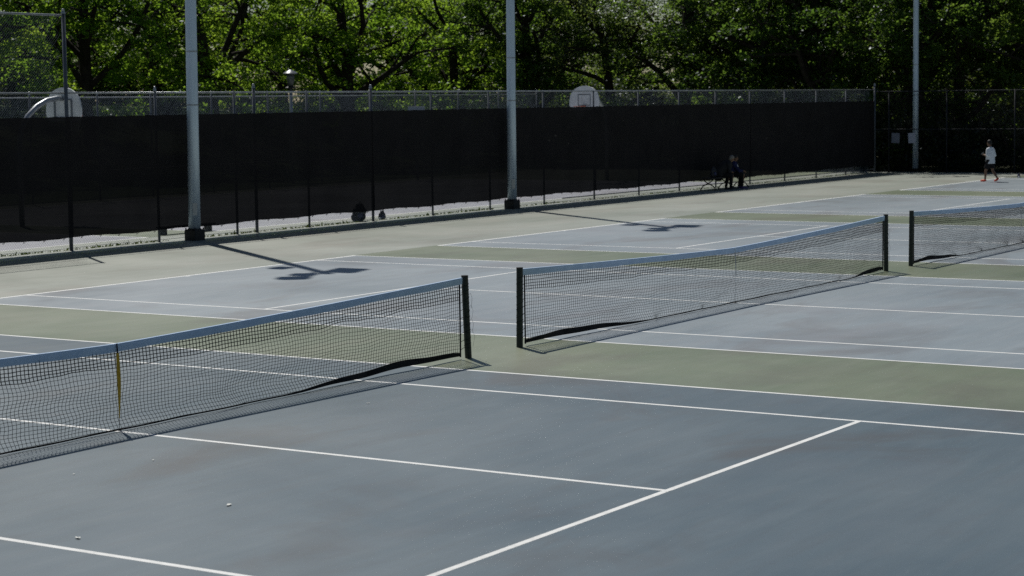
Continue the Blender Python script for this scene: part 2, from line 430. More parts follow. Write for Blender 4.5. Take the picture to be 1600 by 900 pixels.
# ------------------------------------------------------------------ nets
def net(k, label, seed, hem_ends, strap_mat):
    """hem_ends: per end (-1,+1) how far from the post the hem tape hangs clear of the court, and its lift"""
    rng = np.random.default_rng(seed)
    root = thing('tennis_net', label, 'tennis net', (k * P, 0, 0), 0, 'nets strung across the tennis courts')
    ends = (-6.27, 6.25)
    def top(u): return .873 + (1.03 - .873) * np.abs(u / 6.3) ** 1.25
    def lift(u):
        z = np.full_like(u, .012)
        for s, d, h in hem_ends:
            q = np.clip(1 - (6.28 - s * u) / d, 0, 1)
            z = z + h * np.sin(np.pi * np.clip(q, 0, 1) ** 1.8) * (q > 0) + .012 * np.sin(u * 4.1) * q * (1 - q) * 2 + .028 * q * q
        return z
    nc, nr = 246, 23
    u = np.linspace(ends[0], ends[1], nc)
    fr = np.linspace(0, 1, nr + 1)
    # bunched rows near the court, looser mesh lower down
    U = np.repeat(u[:, None], nr + 1, 1); F = np.repeat(fr[None], nc, 0)
    T = top(u)[:, None]; B = lift(u)[:, None] + .02
    Z = T + (B - T) * (F ** .97)
    def smooth_noise(sc_u, sc_f):
        a = rng.normal(size=(int(nc / sc_u) + 4, int(nr / sc_f) + 4))
        iu = np.linspace(0, a.shape[0] - 1.001, nc); jf = np.linspace(0, a.shape[1] - 1.001, nr + 1)
        i0 = iu.astype(int); j0 = jf.astype(int); fu = (iu - i0)[:, None]; ff = (jf - j0)[None]
        fu = fu * fu * (3 - 2 * fu); ff = ff * ff * (3 - 2 * ff)
        return (a[i0][:, j0] * (1 - fu) * (1 - ff) + a[i0 + 1][:, j0] * fu * (1 - ff) + a[i0][:, j0 + 1] * (1 - fu) * ff + a[i0 + 1][:, j0 + 1] * fu * ff)
    edge = np.clip((6.3 - np.abs(U)) / .4, 0, 1)
    U = U + edge * F * (.014 * smooth_noise(11, 6) + .004 * smooth_noise(2.5, 2) + .035 * smooth_noise(40, 9))
    Z = Z + np.clip(F * 4, 0, 1) * np.clip((1 - F) * 5, 0, 1) * (.009 * smooth_noise(9, 5) + .003 * smooth_noise(2, 1.5))
    Y = .025 * F * smooth_noise(16, 8) * edge + .004 * smooth_noise(6, 4) * F - .03 * np.sin(np.pi * F) * edge
    low = np.clip((F - .86) / .14, 0, 1)
    Y = Y + low * edge * (-.05 + .03 * smooth_noise(8, 40)) * (B < .06)
    C = np.stack([U, Y, Z], -1)
    mb = MB()
    def cords(Cx, rad):
        """Cx: (n, m, 3) polylines -> three-sided cords"""
        n_, m_ = Cx.shape[:2]
        tg = np.gradient(Cx, axis=1); tg /= np.linalg.norm(tg, axis=2, keepdims=True) + 1e-9
        a = np.cross(tg, np.array([0, 1, 0.])); a /= np.linalg.norm(a, axis=2, keepdims=True) + 1e-9
        c_ = np.cross(tg, a)
        ring = [Cx + (a * math.cos(q) + c_ * math.sin(q)) * rad for q in (0, 2.0944, 4.18879)]
        V = np.stack(ring, 2)                       # n,m,3,3
        idx = np.arange(n_ * m_ * 3).reshape(n_, m_, 3)
        q = []
        for j in range(3):
            j2 = (j + 1) % 3
            q.append(np.stack([idx[:, :-1, j], idx[:, :-1, j2], idx[:, 1:, j2], idx[:, 1:, j]], -1).reshape(-1, 4))
        mb.addq(V.reshape(-1, 3), np.concatenate(q))
    D = 6
    cords(C[:, D:], .0027)
    cords(C[:, :D + 1], .0050)
    cords(np.transpose(C, (1, 0, 2))[D + 1:], .0027)
    cords(np.transpose(C, (1, 0, 2))[1:D + 1], .0050)
    mb.build('netting', M['cord'], root)
    # white canvas band folded over the headline cable
    mb = MB(); rings = []
    uu = np.linspace(-6.33, 6.30, 120)
    for x in uu:
        z = float(top(np.array([x]))[0]); wv = .004 * math.sin(x * 7 + seed) + .003 * math.sin(x * 17)
        h = .062 + .004 * math.sin(x * 3.1 + seed)
        rings.append([(x, -.012 + wv, z - h), (x, -.017, z + .012), (x, -.014, z + .022), (x, .014, z + .024), (x, .017, z + .012), (x, .012 + wv, z - h)])
    mb.rings(rings)
    mb.build('top_band', M['band'], root, smooth=False)
    # headline cable end loops
    for s in (-1, 1):
        mb = MB(); mb.tube([(s * 6.30, 0, 1.03), (s * 6.38, 0, 1.055)], .006, 6)
        mb.build('headline_cable', M['hem'], root)
    # hem tape: a slack black strip
    mb = MB(); rings = []
    uu = np.linspace(-6.27, 6.25, 160)
    lz = lift(uu)
    for x, z in zip(uu, lz):
        hh = .016; yo = -.06
        for s, d, h in hem_ends:
            q = max(0, min(1, 1 - (6.28 - s * x) / d))
            hh = max(hh, .016 + .058 * math.sin(math.pi * min(1, max(0, q)) ** 1.3) * .85 + .026 * q + .006 * math.sin(x * 6 + seed) * q)
            if q > 0: yo = -.06 * (1 - min(1, q * 2))
        yo += .010 * math.sin(x * 5 + seed)
        rings.append([(x, yo - .006, z), (x, yo - .004, z + hh), (x, yo + .004, z + hh), (x, yo + .006, z)])
    mb.rings(rings); mb.build('hem_tape', M['hem'], root)
    # side cords with lacing to the post
    for s, e in ((-1, ends[0]), (1, ends[1])):
        mb = MB(); zt = float(top(np.array([e]))[0])
        mb.tube([(e, 0, .03), (e + s * .004, 0, .5), (e, 0, zt)], .011, 7)
        for i in range(9):
            z = .12 + i * .1
            mb.tube([(e, 0, z), (e + s * .06, -.02, z + .03), (s * 6.40, -.045, z + .012)], .0035, 5)
        mb.build('side_cord', M['cord'], root)
    for s in (-1, 1):
        lean = .025 * s if k == 0 else .012 * s
        mb = MB()
        mb.tube([(s * 6.40 + lean * 1.2, 0, 0), (s * 6.40, 0, .5), (s * 6.40 - lean, 0, 1.068)], .0445, 14)
        po = mb.build('post', M['green_metal'], root, smooth=True); smooth_by_angle(po)
        mb = MB(); mb.lathe((s * 6.40 - lean, 0, 1.066), [(.047, 0), (.047, .008), (.040, .012)], 14)
        mb.build('post_cap', M['hem'], po)
        mb = MB()
        pts = []
        for i in range(150):        # one cord wound up the post
            z = .12 + i * .0058 + .012 * math.sin(i * .21)
            x = s * 6.40 + lean * (1 - 2 * z / 1.07)
            pts.append((x + .0475 * math.cos(i * .42), .0475 * math.sin(i * .42), z))
        mb.tube(pts, .0022, 5)
        mb.build('lacing', M['cord'], po)
        for i in range(4):      # loose cord ends
            z = .3 + i * .17; a = rng.uniform(-1, 1); x = s * 6.40 + lean * (1 - 2 * z / 1.07)
            mb = MB(); mb.tube([(x + s * .046, -.004, z), (x + s * .085, -.02, z + .05 + .03 * a), (x + s * (.12 + .02 * a), -.03, z - .03), (x + s * .10, -.02, z - .13 - .05 * abs(a))], .0017, 4)
            mb.build('cord_end', M['cord'], po)
    # centre strap
    mb = MB()
    rows = [(.006, -.035), (.03, -.03), (.08, -.012), (.3, -.01), (.6, -.012), (.80, -.014), (.846, -.018)]
    zs = [(0.02, .13, M['hem'] if strap_mat == 'yellow' else M['pale_strap']), (.13, .80, M['yellow'] if strap_mat == 'yellow' else M['pale_strap']), (.80, .90, M['hem'] if strap_mat == 'yellow' else M['pale_strap'])]
    for i, (z0, z1, mt) in enumerate(zs):
        mb = MB()
        ws = (.006, .018, .008)[i]
        if strap_mat != 'yellow': ws = .004
        rings = []
        for q in np.linspace(0, 1, 7):
            z = z0 + (z1 - z0) * q; wq = ws * (1 if i != 1 else (.85 + .25 * math.sin(math.pi * q)))
            tw = .5 * math.sin(z * 6 + 1)
            dx, dy = wq * math.cos(tw), wq * math.sin(tw)
            xo = .035 if k == 0 else 0
            yo = -.022 - .02 * math.sin(math.pi * z)
            rings.append([(xo - dx, yo - dy - .002, z), (xo + dx, yo + dy - .002, z), (xo + dx, yo + dy + .002, z), (xo - dx, yo - dy + .002, z)])
        mb.rings(rings); mb.build('strap_webbing' if i == 1 else 'strap_cord', mt, root)
    mb = MB(); mb.lathe((.035 if k == 0 else 0, -.03, .004), [(.02, 0), (.02, .012), (.012, .022)], 10)
    mb.build('ground_anchor', M['galv'], root)
    return root

net(0, 'nearest tennis net with a yellow centre strap, cut by the left edge', 3, ((1, 3.7, .022), ), 'yellow')
net(1, 'middle tennis net, whole in view between its two dark green posts', 8, ((-1, 3.4, .022), (1, 1.5, .014)), 'pale')
net(2, 'farthest tennis net, running out of the right edge below the white-shirted player', 15, ((-1, 2.6, .022), ), 'pale')

# ------------------------------------------------------------------ floodlight poles
def flood_pole(label, base, H=14.6, r0=.147, r1=.115, has_base=True, lean=(0, 0), rot=0.0):
    root = thing('floodlight_pole', label, 'light pole', base, rot, 'tall floodlight poles')
    mb = MB(); mb.tube([(lean[0] * q, lean[1] * q, .16 + (H - .16) * q) for q in (0, .25, .5, .75, 1)], [r0 + (r1 - r0) * q for q in (0, .25, .5, .75, 1)], 28)
    mb.build('pole', M['pole'], root, smooth=True)
    if has_base:
        mb = MB(); mb.box(-.185, .185, -.185, .185, -.02, .27, .02)
        bo = mb.build('base_block', M['black_base'], root)
        mb = MB()
        for sx in (-1, 1):
            for sy in (-1, 1):
                mb.tube([(sx * .15, sy * .15, .265), (sx * .15, sy * .15, .31)], .018, 8)
        mb.lathe((0, 0, .268), [(r0 + .02, 0), (r0 + .02, .02), (r0 + .006, .026)], 24)
        mb.build('anchor_plate', M['black_base'], bo)
    ang = math.atan2(0.55, -0.83) + rot * 0
    for i in range(8):
        z = 5.35 + i * .62; s = 1 if i % 2 else -1
        d = Vector((.54, -.84, 0)) * s
        rr = r0 + (r1 - r0) * z / H
        mb = MB(); mb.tube([d * (rr - .01) + Vector((0, 0, z)), d * (rr + .085) + Vector((0, 0, z))], .012, 6)
        mb.tube([d * (rr + .082) + Vector((0, 0, z - .002)), d * (rr + .082) + Vector((0, 0, z + .03))], .012, 6)
        mb.build('climbing_peg', M['galv'], root)
    mb = MB()      # hand-hole cover and strap bands on the court side
    cd = Vector((-.62, -.78, 0)); sd_ = Vector((.78, -.62, 0))
    for z0, z1, hw in ((.62, .92, .055),):
        a = [cd * (r0 + .004) + sd_ * x + Vector((0, 0, z)) for x, z in ((-hw, z0), (hw, z0), (hw, z1), (-hw, z1))]
        b_ = [q - cd * .06 for q in a]
        mb.rings([[tuple(q) for q in b_], [tuple(q) for q in a]])
    mb.build('hand_hole_cover', M['galv'], root)
    for z in (3.3, 4.6):
        rr = r0 + (r1 - r0) * z / H
        mb = MB(); mb.lathe((lean[0] * z / H, lean[1] * z / H, z), [(rr, 0), (rr + .005, .004), (rr + .005, .03), (rr, .034)], 24)
        mb.build('band', M['galv'], root)
    top = Vector((lean[0], lean[1], H))
    mb = MB(); mb.lathe(top + Vector((0, 0, -.02)), [(r1 + .02, 0), (r1 + .02, .05), (.03, .11)], 20)
    mb.build('pole_cap', M['galv'], root)
    # arms and lamps
    for (ax, ay, az, rr, hh) in ((.80, -.25, -.2, .46, .40), (-.50, -.12, -.25, .34, .34), (-1.17, -.42, -.2, .42, .36)):
        mb = MB()
        mb.tube([(0, 0, H - .15), (ax * .6, ay * .6 + .10, H - .10), (ax, ay, H + az + .22)], .042, 8)
        mb.tube([(0, 0, H - .55), (ax * .6, ay * .6 - .06, H - .42), (ax, ay, H + az + .05)], .036, 8)
        mb.build('arm', M['galv'], root)
        mb = MB()
        yaw = math.atan2(ay, ax) + .35
        Rm = Matrix.Rotation(yaw, 3, 'Z') @ Matrix.Rotation(R(28), 3, 'Y')
        o_ = Vector((ax, ay, H + az + .12))
        def rect(lx, ly, z): return [tuple(o_ + Rm @ Vector(q)) for q in ((-lx, -ly, z), (lx, -ly, z), (lx, ly, z), (-lx, ly, z))]
        mb.rings([rect(rr * .35, rr * .3, .02), rect(rr * .75, rr * .62, -.10), rect(rr, rr * .78, -hh), rect(rr * .98, rr * .76, -hh - .02)])
        ho = mb.build('lamp_housing', M['galv'], root)
        mb = MB(); mb.rings([rect(rr * .92, rr * .70, -hh - .024), rect(rr * .92, rr * .70, -hh - .034)])
        mb.build('lens', M['lamp_glass'], ho)
    mb = MB(); mb.box(-.50, -.05, -.05, .30, H - 2.55, H - 2.2, .03)
    mb.build('ballast_box', M['galv'], root)
    return root

flood_pole('tall grey floodlight pole in front of the screened fence, leftmost and thickest of the poles', (21.86, 18.62, 0), lean=(.09, -.14))
flood_pole('tall grey floodlight pole in front of the middle of the screened fence', (36.33, 18.68, 0), lean=(.04, -.06), r0=.142, r1=.112)
flood_pole('thin blue-grey floodlight pole standing beyond the far fence near the white notices', (66.55, 17.48, 0), r0=.125, r1=.10, has_base=False)

# ------------------------------------------------------------------ fences
def chain_link(mb, along, a0, a1, z0, z1, fixed, pitch=.072, r=.0016, holes=()):
    """diamond mesh of real wires in a vertical plane; along = 0 for X, 1 for Y"""
    H = z1 - z0
    starts = np.arange(a0 - H, a1 + H, pitch)
    segs = []
    ns = max(1, int(round(H / .45)))
    for s in (1, -1):
        st = starts
        for i in range(ns):
            za, zb = z0 + H * i / ns, z0 + H * (i + 1) / ns
            xa = st + s * (za - z0); xb = st + s * (zb - z0)
            ok = (np.minimum(xa, xb) >= a0) & (np.maximum(xa, xb) <= a1)
            segs.append(np.stack([xa[ok], np.full(ok.sum(), za), xb[ok], np.full(ok.sum(), zb), np.full(ok.sum(), s)], 1))
    S = np.concatenate(segs)
    n = len(S)
    V = np.zeros((n, 2, 3, 3))
    dx = r * .7071 * S[:, 4]
    for e, (ia, iz) in enumerate(((0, 1), (2, 3))):
        for j, (oa, of, oz) in enumerate(((1, 0, -1), (-.5, .87, .5), (-.5, -.87, .5))):
            aa = S[:, ia] + oa * r * .7071; zz = S[:, iz] + oz * r * .7071 * S[:, 4]
            ff = np.full(n, fixed) + of * r + .0018 * S[:, 4]
            V[:, e, j, along] = aa; V[:, e, j, 1 - along] = ff; V[:, e, j, 2] = zz
    idx = np.arange(n * 6).reshape(n, 2, 3)
    q = [np.stack([idx[:, 0, j], idx[:, 0, (j + 1) % 3], idx[:, 1, (j + 1) % 3], idx[:, 1, j]], -1) for j in range(3)]
    mb.addq(V.reshape(-1, 3), np.concatenate(q))

def fence_post(root, x, y, h, r=.03, cap=True, mat='dark_post'):
    mb = MB(); mb.tube([(x, y, -.05), (x, y, h)], r, 12)
    po = mb.build('post', M[mat], root, smooth=True)
    if cap:
        mb = MB(); mb.lathe((x, y, h - .01), [(r + .006, 0), (r + .006, .03), (r * .8, .055), (r * .9, .075), (r * .5, .105), (.004, .112)], 12)
        smooth_by_angle(mb.build('post_cap', M['galv'], po, smooth=True))
    return po

main = thing('chain_link_fence', 'long galvanised chain link fence with black windscreen along the court ends', 'fence', (0, 0, 0))
PY = 19.05
posts = [(8.4, 5.45, .038), (11.4, 5.45, .038), (14.45, 5.45, .038), (18.12, 5.45, .045), (21.06, 3.68, .032), (23.95, 3.66, .032), (24.72, 3.74, .042),
         (26.88, 3.66, .030), (29.72, 3.72, .040), (32.62, 3.62, .030), (35.66, 3.62, .030), (38.78, 3.60, .030), (41.92, 3.60, .030),
         (44.95, 3.60, .030), (47.9, 3.60, .030), (50.75, 3.58, .030), (53.6, 3.58, .030), (56.7, 3.58, .030), (59.7, 3.57, .030), (62.7, 3.57, .030), (65.8, 3.75, .045)]
for x, h, r in posts:
    fence_post(main, x, PY, h, r, cap=(h > 3.67))
mb = MB(); mb.tube([(18.12, PY, 3.63), (24.72, PY, 3.62), (36, PY, 3.605), (50, PY, 3.58), (65.8, PY, 3.56)], .022, 10)
mb.build('top_rail', M['galv'], main, smooth=True)
mb = MB(); mb.tube([(8.4, PY, 5.40), (18.12, PY, 5.40)], .024, 10)
mb.build('top_rail', M['galv'], main, smooth=True)
mb = MB(); mb.tube([(8.4, PY, 3.64), (18.12, PY, 3.63)], .022, 10)
mb.build('middle_rail', M['galv'], main, smooth=True)
mb = MB(); mb.tube([(8.4, PY, 1.80), (65.8, PY, 1.80)], .020, 8)
mb.build('middle_rail', M['dark_post'], main, smooth=True)
mb = MB(); mb.tube([(x, 19.12, .05 + .012 * math.sin(x * 1.7)) for x in np.arange(8.4, 65.8, .7)], .005, 5)
mb.build('tension_wire', M['galv_wire'], main)
mb = MB(); mb.tube([(40.0, 19.11, .14), (65.8, 19.11, .14)], .018, 6)
mb.build('bottom_rail', M['dark_post'], main)
mb = MB(); chain_link(mb, 0, 8.4, 65.7, .03, 3.60, 19.135)
chain_link(mb, 0, 8.4, 18.08, 3.62, 5.40, 19.08)
mb.build('chain_link_mesh', M['galv_wire'], main)
# windscreen: five lengths, hem sagging between ties
cuts = [8.4, 18.12, 29.72, 41.92, 53.6, 65.6]
for a, c_ in zip(cuts[:-1], cuts[1:]):
    n = int((c_ - a) / .12)
    mb = MB(); X = np.linspace(a - .03, c_ + .03, n)
    zr = np.linspace(0, 1, 9)
    Vv = []
    for fz in zr:
        for x in X:
            zb = .295 + .016 * math.sin(x * 2.1) + .010 * abs(math.sin(x * math.pi / .61)) + .01 * math.sin(x * .53)
            zt = 3.09 - .012 * abs(math.sin(x * math.pi / .61))
            yo = 18.985 + .012 * (cuts.index(a) % 2) + .008 * math.sin(x * 1.9 + fz * 3) * math.sin(math.pi * fz) + .004 * math.sin(x * 5.3)
            Vv.append((x, yo, zb + (zt - zb) * fz))
    mb.add(Vv, [(j * n + i, j * n + i + 1, (j + 1) * n + i + 1, (j + 1) * n + i) for j in range(8) for i in range(n - 1)])
    ws = mb.build('windscreen', M['screen'], main, smooth=True)
    mb = MB(); pts = []
    for x in np.arange(a + .3, c_ - .1, .61):      # hem cord, looped down to the mesh at every eyelet
        zb = .295 + .016 * math.sin(x * 2.1) + .010 * abs(math.sin(x * math.pi / .61)) + .01 * math.sin(x * .53)
        pts += [(x - .10, 18.988, zb + .012), (x - .025, 18.99, zb + .006), (x - .008, 19.02, zb - .035), (x + .012, 19.02, zb - .033), (x + .03, 18.99, zb + .006), (x + .12, 18.988, zb + .012)]
    mb.tube(pts, .006, 5)
    mb.build('hem_cord', M['hem'], ws)

far = thing('chain_link_fence', 'dark chain link fence at the far end of the courts behind the white-shirted player', 'fence', (0, 0, 0))
for y in (18.4, 15.8, 12.85, 9.8, 6.8, 3.8, .8, -2.2):
    fence_post(far, FAR_X, y, 3.50, .03, cap=False, mat='black_post')
mb = MB(); mb.tube([(FAR_X, 18.98, 3.48), (FAR_X, -2.2, 3.42)], .02, 8); mb.build('top_rail', M['black_post'], far)
mb = MB(); mb.tube([(FAR_X, 18.98, 1.86), (FAR_X, -2.2, 1.82)], .018, 8); mb.build('middle_rail', M['black_post'], far)
mb = MB(); chain_link(mb, 1, -2.2, 18.98, .03, 3.48, FAR_X + .04); mb.build('chain_link_mesh', M['black_post'], far)

back = thing('chain_link_fence', 'low grey chain link fence on the far side of the basketball courts', 'fence', (0, 0, 0))
BY = 36.0
for x in (14, 18, 22, 26, 30.2, 33, 36.2, 38.9, 42.2, 45.5, 48.8, 52.1, 55.4, 58.7, 62, 65.3):
    fence_post(back, x, BY, 3.74, .032, cap=True)
mb = MB(); mb.tube([(14, BY, 3.66), (65.3, BY, 3.60)], .022, 8); mb.build('top_rail', M['galv'], back)
mb = MB(); chain_link(mb, 0, 14, 65.3, .03, 3.64, BY + .04, .09, .0022); mb.build('chain_link_mesh', M['galv_wire'], back)

# weeds along the foot of the fence
rng = np.random.default_rng(5)
mb = MB(); V = []; Q = []
n = 0
for x in np.arange(8.5, 65, .022):
    d = .55 + .45 * math.sin(x * 1.3) * math.sin(x * .37 + 1)
    if rng.random() > .35 + .6 * d: continue
    if 21.5 < x < 22.3 or 36 < x < 36.8: continue
    h = rng.uniform(.02, .055) * (1 + 1.1 * (rng.random() < .12)) * (.6 + .6 * d) * (1.0 if x < 40 else .6)
    y = 19.17 + rng.normal() * .035; w_ = rng.uniform(.012, .03); a = rng.uniform(0, 6.28); lx, ly = rng.normal(size=2) * .03
    cx, cy = math.cos(a) * w_, math.sin(a) * w_
    V += [(x - cx, y - cy, 0), (x + cx, y + cy, 0), (x + cx * .8 + lx * .6, y + cy * .8 + ly * .6, h * .65), (x - cx * .8 + lx * .6, y - cy * .8 + ly * .6, h * .65), (x + lx * 1.3, y + ly * 1.3, h)]
    Q += [(n, n + 1, n + 2, n + 3), (n + 3, n + 2, n + 4)]
    n += 5
mb.add(V, Q)
tag(mb.build('weeds', M['weed']), 'thin line of green and dry weeds along the foot of the fence', 'weeds', kind='stuff')

# ------------------------------------------------------------------ notices on the far fence
def notice(label, y0, y1, z0, z1, mat, tilt=0.0):
    root = thing('notice_sheet', label, 'sign', (FAR_X - .055, (y0 + y1) / 2, (z0 + z1) / 2), 0, 'paper notices on the far fence')
    wy, hz = abs(y1 - y0) / 2, (z1 - z0) / 2
    mb = MB()
    mb.box(-.004, .004, -wy, wy, -hz, hz)
    o = mb.build('sheet', M[mat], root); o.rotation_euler = (R(tilt), 0, 0)
    return root
notice('dim grey notice sheet on the far fence, left of the bright one', 17.89, 18.25, 1.27, 1.70, 'paper_grey', 2)
notice('bright white notice sheet on the far fence beside the thin pole', 17.17, 17.49, 1.27, 1.70, 'paper', -3)

# ------------------------------------------------------------------ basketball hoops
def hoop(label, bx, by, s):
    """s=+1: pole on the -X side, board facing +X"""
    root = thing('basketball_hoop', label, 'basketball hoop', (bx, by, 0), 0 if s > 0 else math.pi, 'basketball hoops beyond the screened fence')
    # gooseneck
    pts = [(-1.75, 0, 0), (-1.75, 0, 1.6), (-1.74, 0, 2.3), (-1.64, 0, 2.72), (-1.40, 0, 3.07), (-1.05, 0, 3.33), (-.65, 0, 3.50), (-.25, 0, 3.56), (-.06, 0, 3.56)]
    mb = MB(); mb.tube(pts, .075, 16); mb.build('gooseneck_pole', M['galv'], root, smooth=True)
    # fan-shaped board, 1.40 x 1.0
    out = [(-.54, 2.90), (.54, 2.90), (.66, 2.99), (.70, 3.10), (.70, 3.30)]
    for q in range(0, 181, 12):
        a = R(q); out.append((.68 * math.cos(a) * (1 if True else 0), 3.34 + .53 * math.sin(a)))
    out += [(-.70, 3.30), (-.70, 3.10), (-.66, 2.99)]
    mb = MB(); mb.rings([[(-.02, y, z) for y, z in out], [(.02, y, z) for y, z in out]])
    bo = mb.build('backboard', M['board'], root)
    mb = MB()
    for (y0, y1, z0, z1) in ((-.36, .36, 2.99, 3.03), (-.36, -.31, 3.03, 3.5), (.31, .36, 3.03, 3.5), (-.36, .36, 3.5, 3.54)):
        mb.box(-.05, -.021, y0, y1, z0, z1)
    mb.build('support_frame', M['board_frame'], bo)
    mb = MB()
    for (y0, y1, z0, z1) in ((-.30, .30, 3.07, 3.10), (-.30, -.265, 3.10, 3.50), (.265, .30, 3.10, 3.50), (-.30, .30, 3.50, 3.54)):
        mb.box(.0215, .024, y0, y1, z0, z1)
    mb.build('target_square', M['board_frame'], bo)
    mb = MB(); pts = [(.38 + .235 * math.cos(R(a)), .235 * math.sin(R(a)), 3.05) for a in range(0, 361, 15)]
    mb.tube(pts, .012, 8); mb.box(.02, .16, -.08, .08, 3.02, 3.08, .01)
    ri = mb.build('rim', M['rim'], root)
    mb = MB()
    for a in range(0, 360, 30):
        for d in (1, -1):
            mb.tube([(.38 + .23 * math.cos(R(a)), .23 * math.sin(R(a)), 3.04), (.38 + .17 * math.cos(R(a + d * 15)), .17 * math.sin(R(a + d * 15)), 2.85), (.38 + .12 * math.cos(R(a)), .12 * math.sin(R(a)), 2.62)], .004, 4)
    mb.build('hoop_net', M['white_cloth'], ri)
    return root
hoop('basketball hoop with gooseneck arm seen from behind, left of the leftmost floodlight pole', 26.0, 27.2, 1)
hoop('basketball hoop with white fan board facing the camera above the middle of the screen', 54.0, 26.6, -1)

# ------------------------------------------------------------------ benches
def iron_bench(label, x0, x1, y):
    L = x1 - x0
    root = thing('iron_bench', label, 'bench', (x0, y, 0))
    mb = MB()
    for i in range(4):
        yy = -.24 + i * .125
        mb.box(-.05, L + .05, yy, yy + .105, .425, .458, .006)
    mb.build('seat', M['bench_wood'], root)
    for x in (.14, L / 2 + .1, L - .14):
        mb = MB()
        mb.tube([(x, -.30, .0), (x, -.29, .06), (x, -.20, .17), (x, -.04, .235), (x, .08, .30), (x, .22, .415)], [.026, .022, .02, .024, .02, .024], 8)
        mb.tube([(x, .30, .0), (x, .29, .06), (x, .20, .17), (x, .04, .235), (x, -.08, .30), (x, -.22, .415)], [.026, .022, .02, .024, .02, .024], 8)
        mb.box(x - .025, x + .025, -.24, .24, .405, .425, .004)
        mb.build('leg', M['iron'], root)
    return root
iron_bench('black iron bench with curved crossed legs and two people sitting on it', 48.45, 51.35, 18.25)

root = thing('low_bench', 'low pale-edged bench behind the fence beside the leftmost pole base', 'bench', (22.9, 20.75, 0))
mb = MB(); mb.box(0, 2.0, -.14, .14, .17, .21, .006); mb.build('seat', M['bench_wood'], root)
for x in (.12, 1.84):
    mb = MB(); mb.box(x - .03, x + .03, -.12, .12, -.002, .168, .006); mb.build('leg', M['iron'], root)

# ------------------------------------------------------------------ people
def limb(mb, pts, rad, n=12): mb.tube(pts, rad, n, True, True)

def hand(mb, wrist, fwd, up, side, curl=.5, sc=1.0):
    """palm and five bent fingers; fwd along the forearm, up = back of the hand, side = thumb side"""
    w_, f, u, s = Vector(wrist), Vector(fwd).normalized(), Vector(up).normalized(), Vector(side).normalized()
    mb.ellipsoid(w_ + f * .045 * sc, (.036 * sc, .036 * sc, .036 * sc), 10)
    limb(mb, [w_, w_ + f * .05 * sc, w_ + f * .085 * sc], [.026 * sc, .034 * sc, .03 * sc], 10)
    for i, ln_ in enumerate((.065, .075, .07, .055)):
        o = w_ + f * .085 * sc + s * (.026 - i * .018) * sc
        a = o + (f * math.cos(curl * .6) - u * math.sin(curl * .6)) * ln_ * .45 * sc
        b_ = a + (f * math.cos(curl * 1.4) - u * math.sin(curl * 1.4)) * ln_ * .32 * sc
        c_ = b_ + (f * math.cos(curl * 2.0) - u * math.sin(curl * 2.0)) * ln_ * .23 * sc
        limb(mb, [o - f * .02, a, b_, c_], [.010 * sc, .0095 * sc, .009 * sc, .008 * sc], 8)
    o = w_ + f * .03 * sc + s * .028 * sc
    limb(mb, [o, o + (f * .6 + s * .7) * .03 * sc, o + (f * .9 + s * .5 - u * .3) * .055 * sc], [.012 * sc, .0105 * sc, .009 * sc], 8)

def head(mb, c, rot, sc=1.0):
    """skull, jaw, nose, brow, lips, ears in the head's own frame (front = -Y)"""
    c = Vector(c)
    def q(p): return c + rot @ (Vector(p) * sc)
    mb.ellipsoid(q((0, .012, .03)), (.072 * sc, .092 * sc, .085 * sc), 18, rot)
    mb.ellipsoid(q((0, -.022, -.045)), (.055 * sc, .062 * sc, .062 * sc), 16, rot)
    mb.ellipsoid(q((0, -.055, -.085)), (.026 * sc, .022 * sc, .018 * sc), 10, rot)
    limb(mb, [q((0, -.078, .015)), q((0, -.100, -.022))], [.009 * sc, .014 * sc], 8)
    limb(mb, [q((-.045, -.068, .022)), q((0, -.082, .026)), q((.045, -.068, .022))], [.010 * sc] * 3, 8)
    limb(mb, [q((-.022, -.076, -.057)), q((0, -.083, -.057)), q((.022, -.076, -.057))], [.0085 * sc] * 3, 8)
    for s in (-1, 1):
        mb.ellipsoid(q((s * .073, .012, -.012)), (.010 * sc, .020 * sc, .032 * sc), 10, rot)
        mb.ellipsoid(q((s * .030, -.068, .002)), (.013 * sc, .010 * sc, .010 * sc), 10, rot)

def hair_cap(c, rot, sc=1.0, long_=0.0):
    mb = MB(); c = Vector(c)
    def q(p): return c + rot @ (Vector(p) * sc)
    mb.ellipsoid(q((0, .024, .045)), (.080 * sc, .094 * sc, .086 * sc), 18, rot)
    mb.ellipsoid(q((0, .055, -.01)), (.070 * sc, .062 * sc, (.075 + long_) * sc), 16, rot)
    for s in (-1, 1): mb.ellipsoid(q((s * .062, .02, .02)), (.020 * sc, .050 * sc, .055 * sc), 12, rot)
    return mb

def eyes(parent, c, rot, sc=1.0):
    for s in (-1, 1):
        mb = MB(); mb.ellipsoid(Vector(c) + rot @ (Vector((s * .030, -.0785, .002)) * sc), (.008 * sc, .005 * sc, .0055 * sc), 8, rot)
        mb.build('eye', M['dark_shoe'], parent)

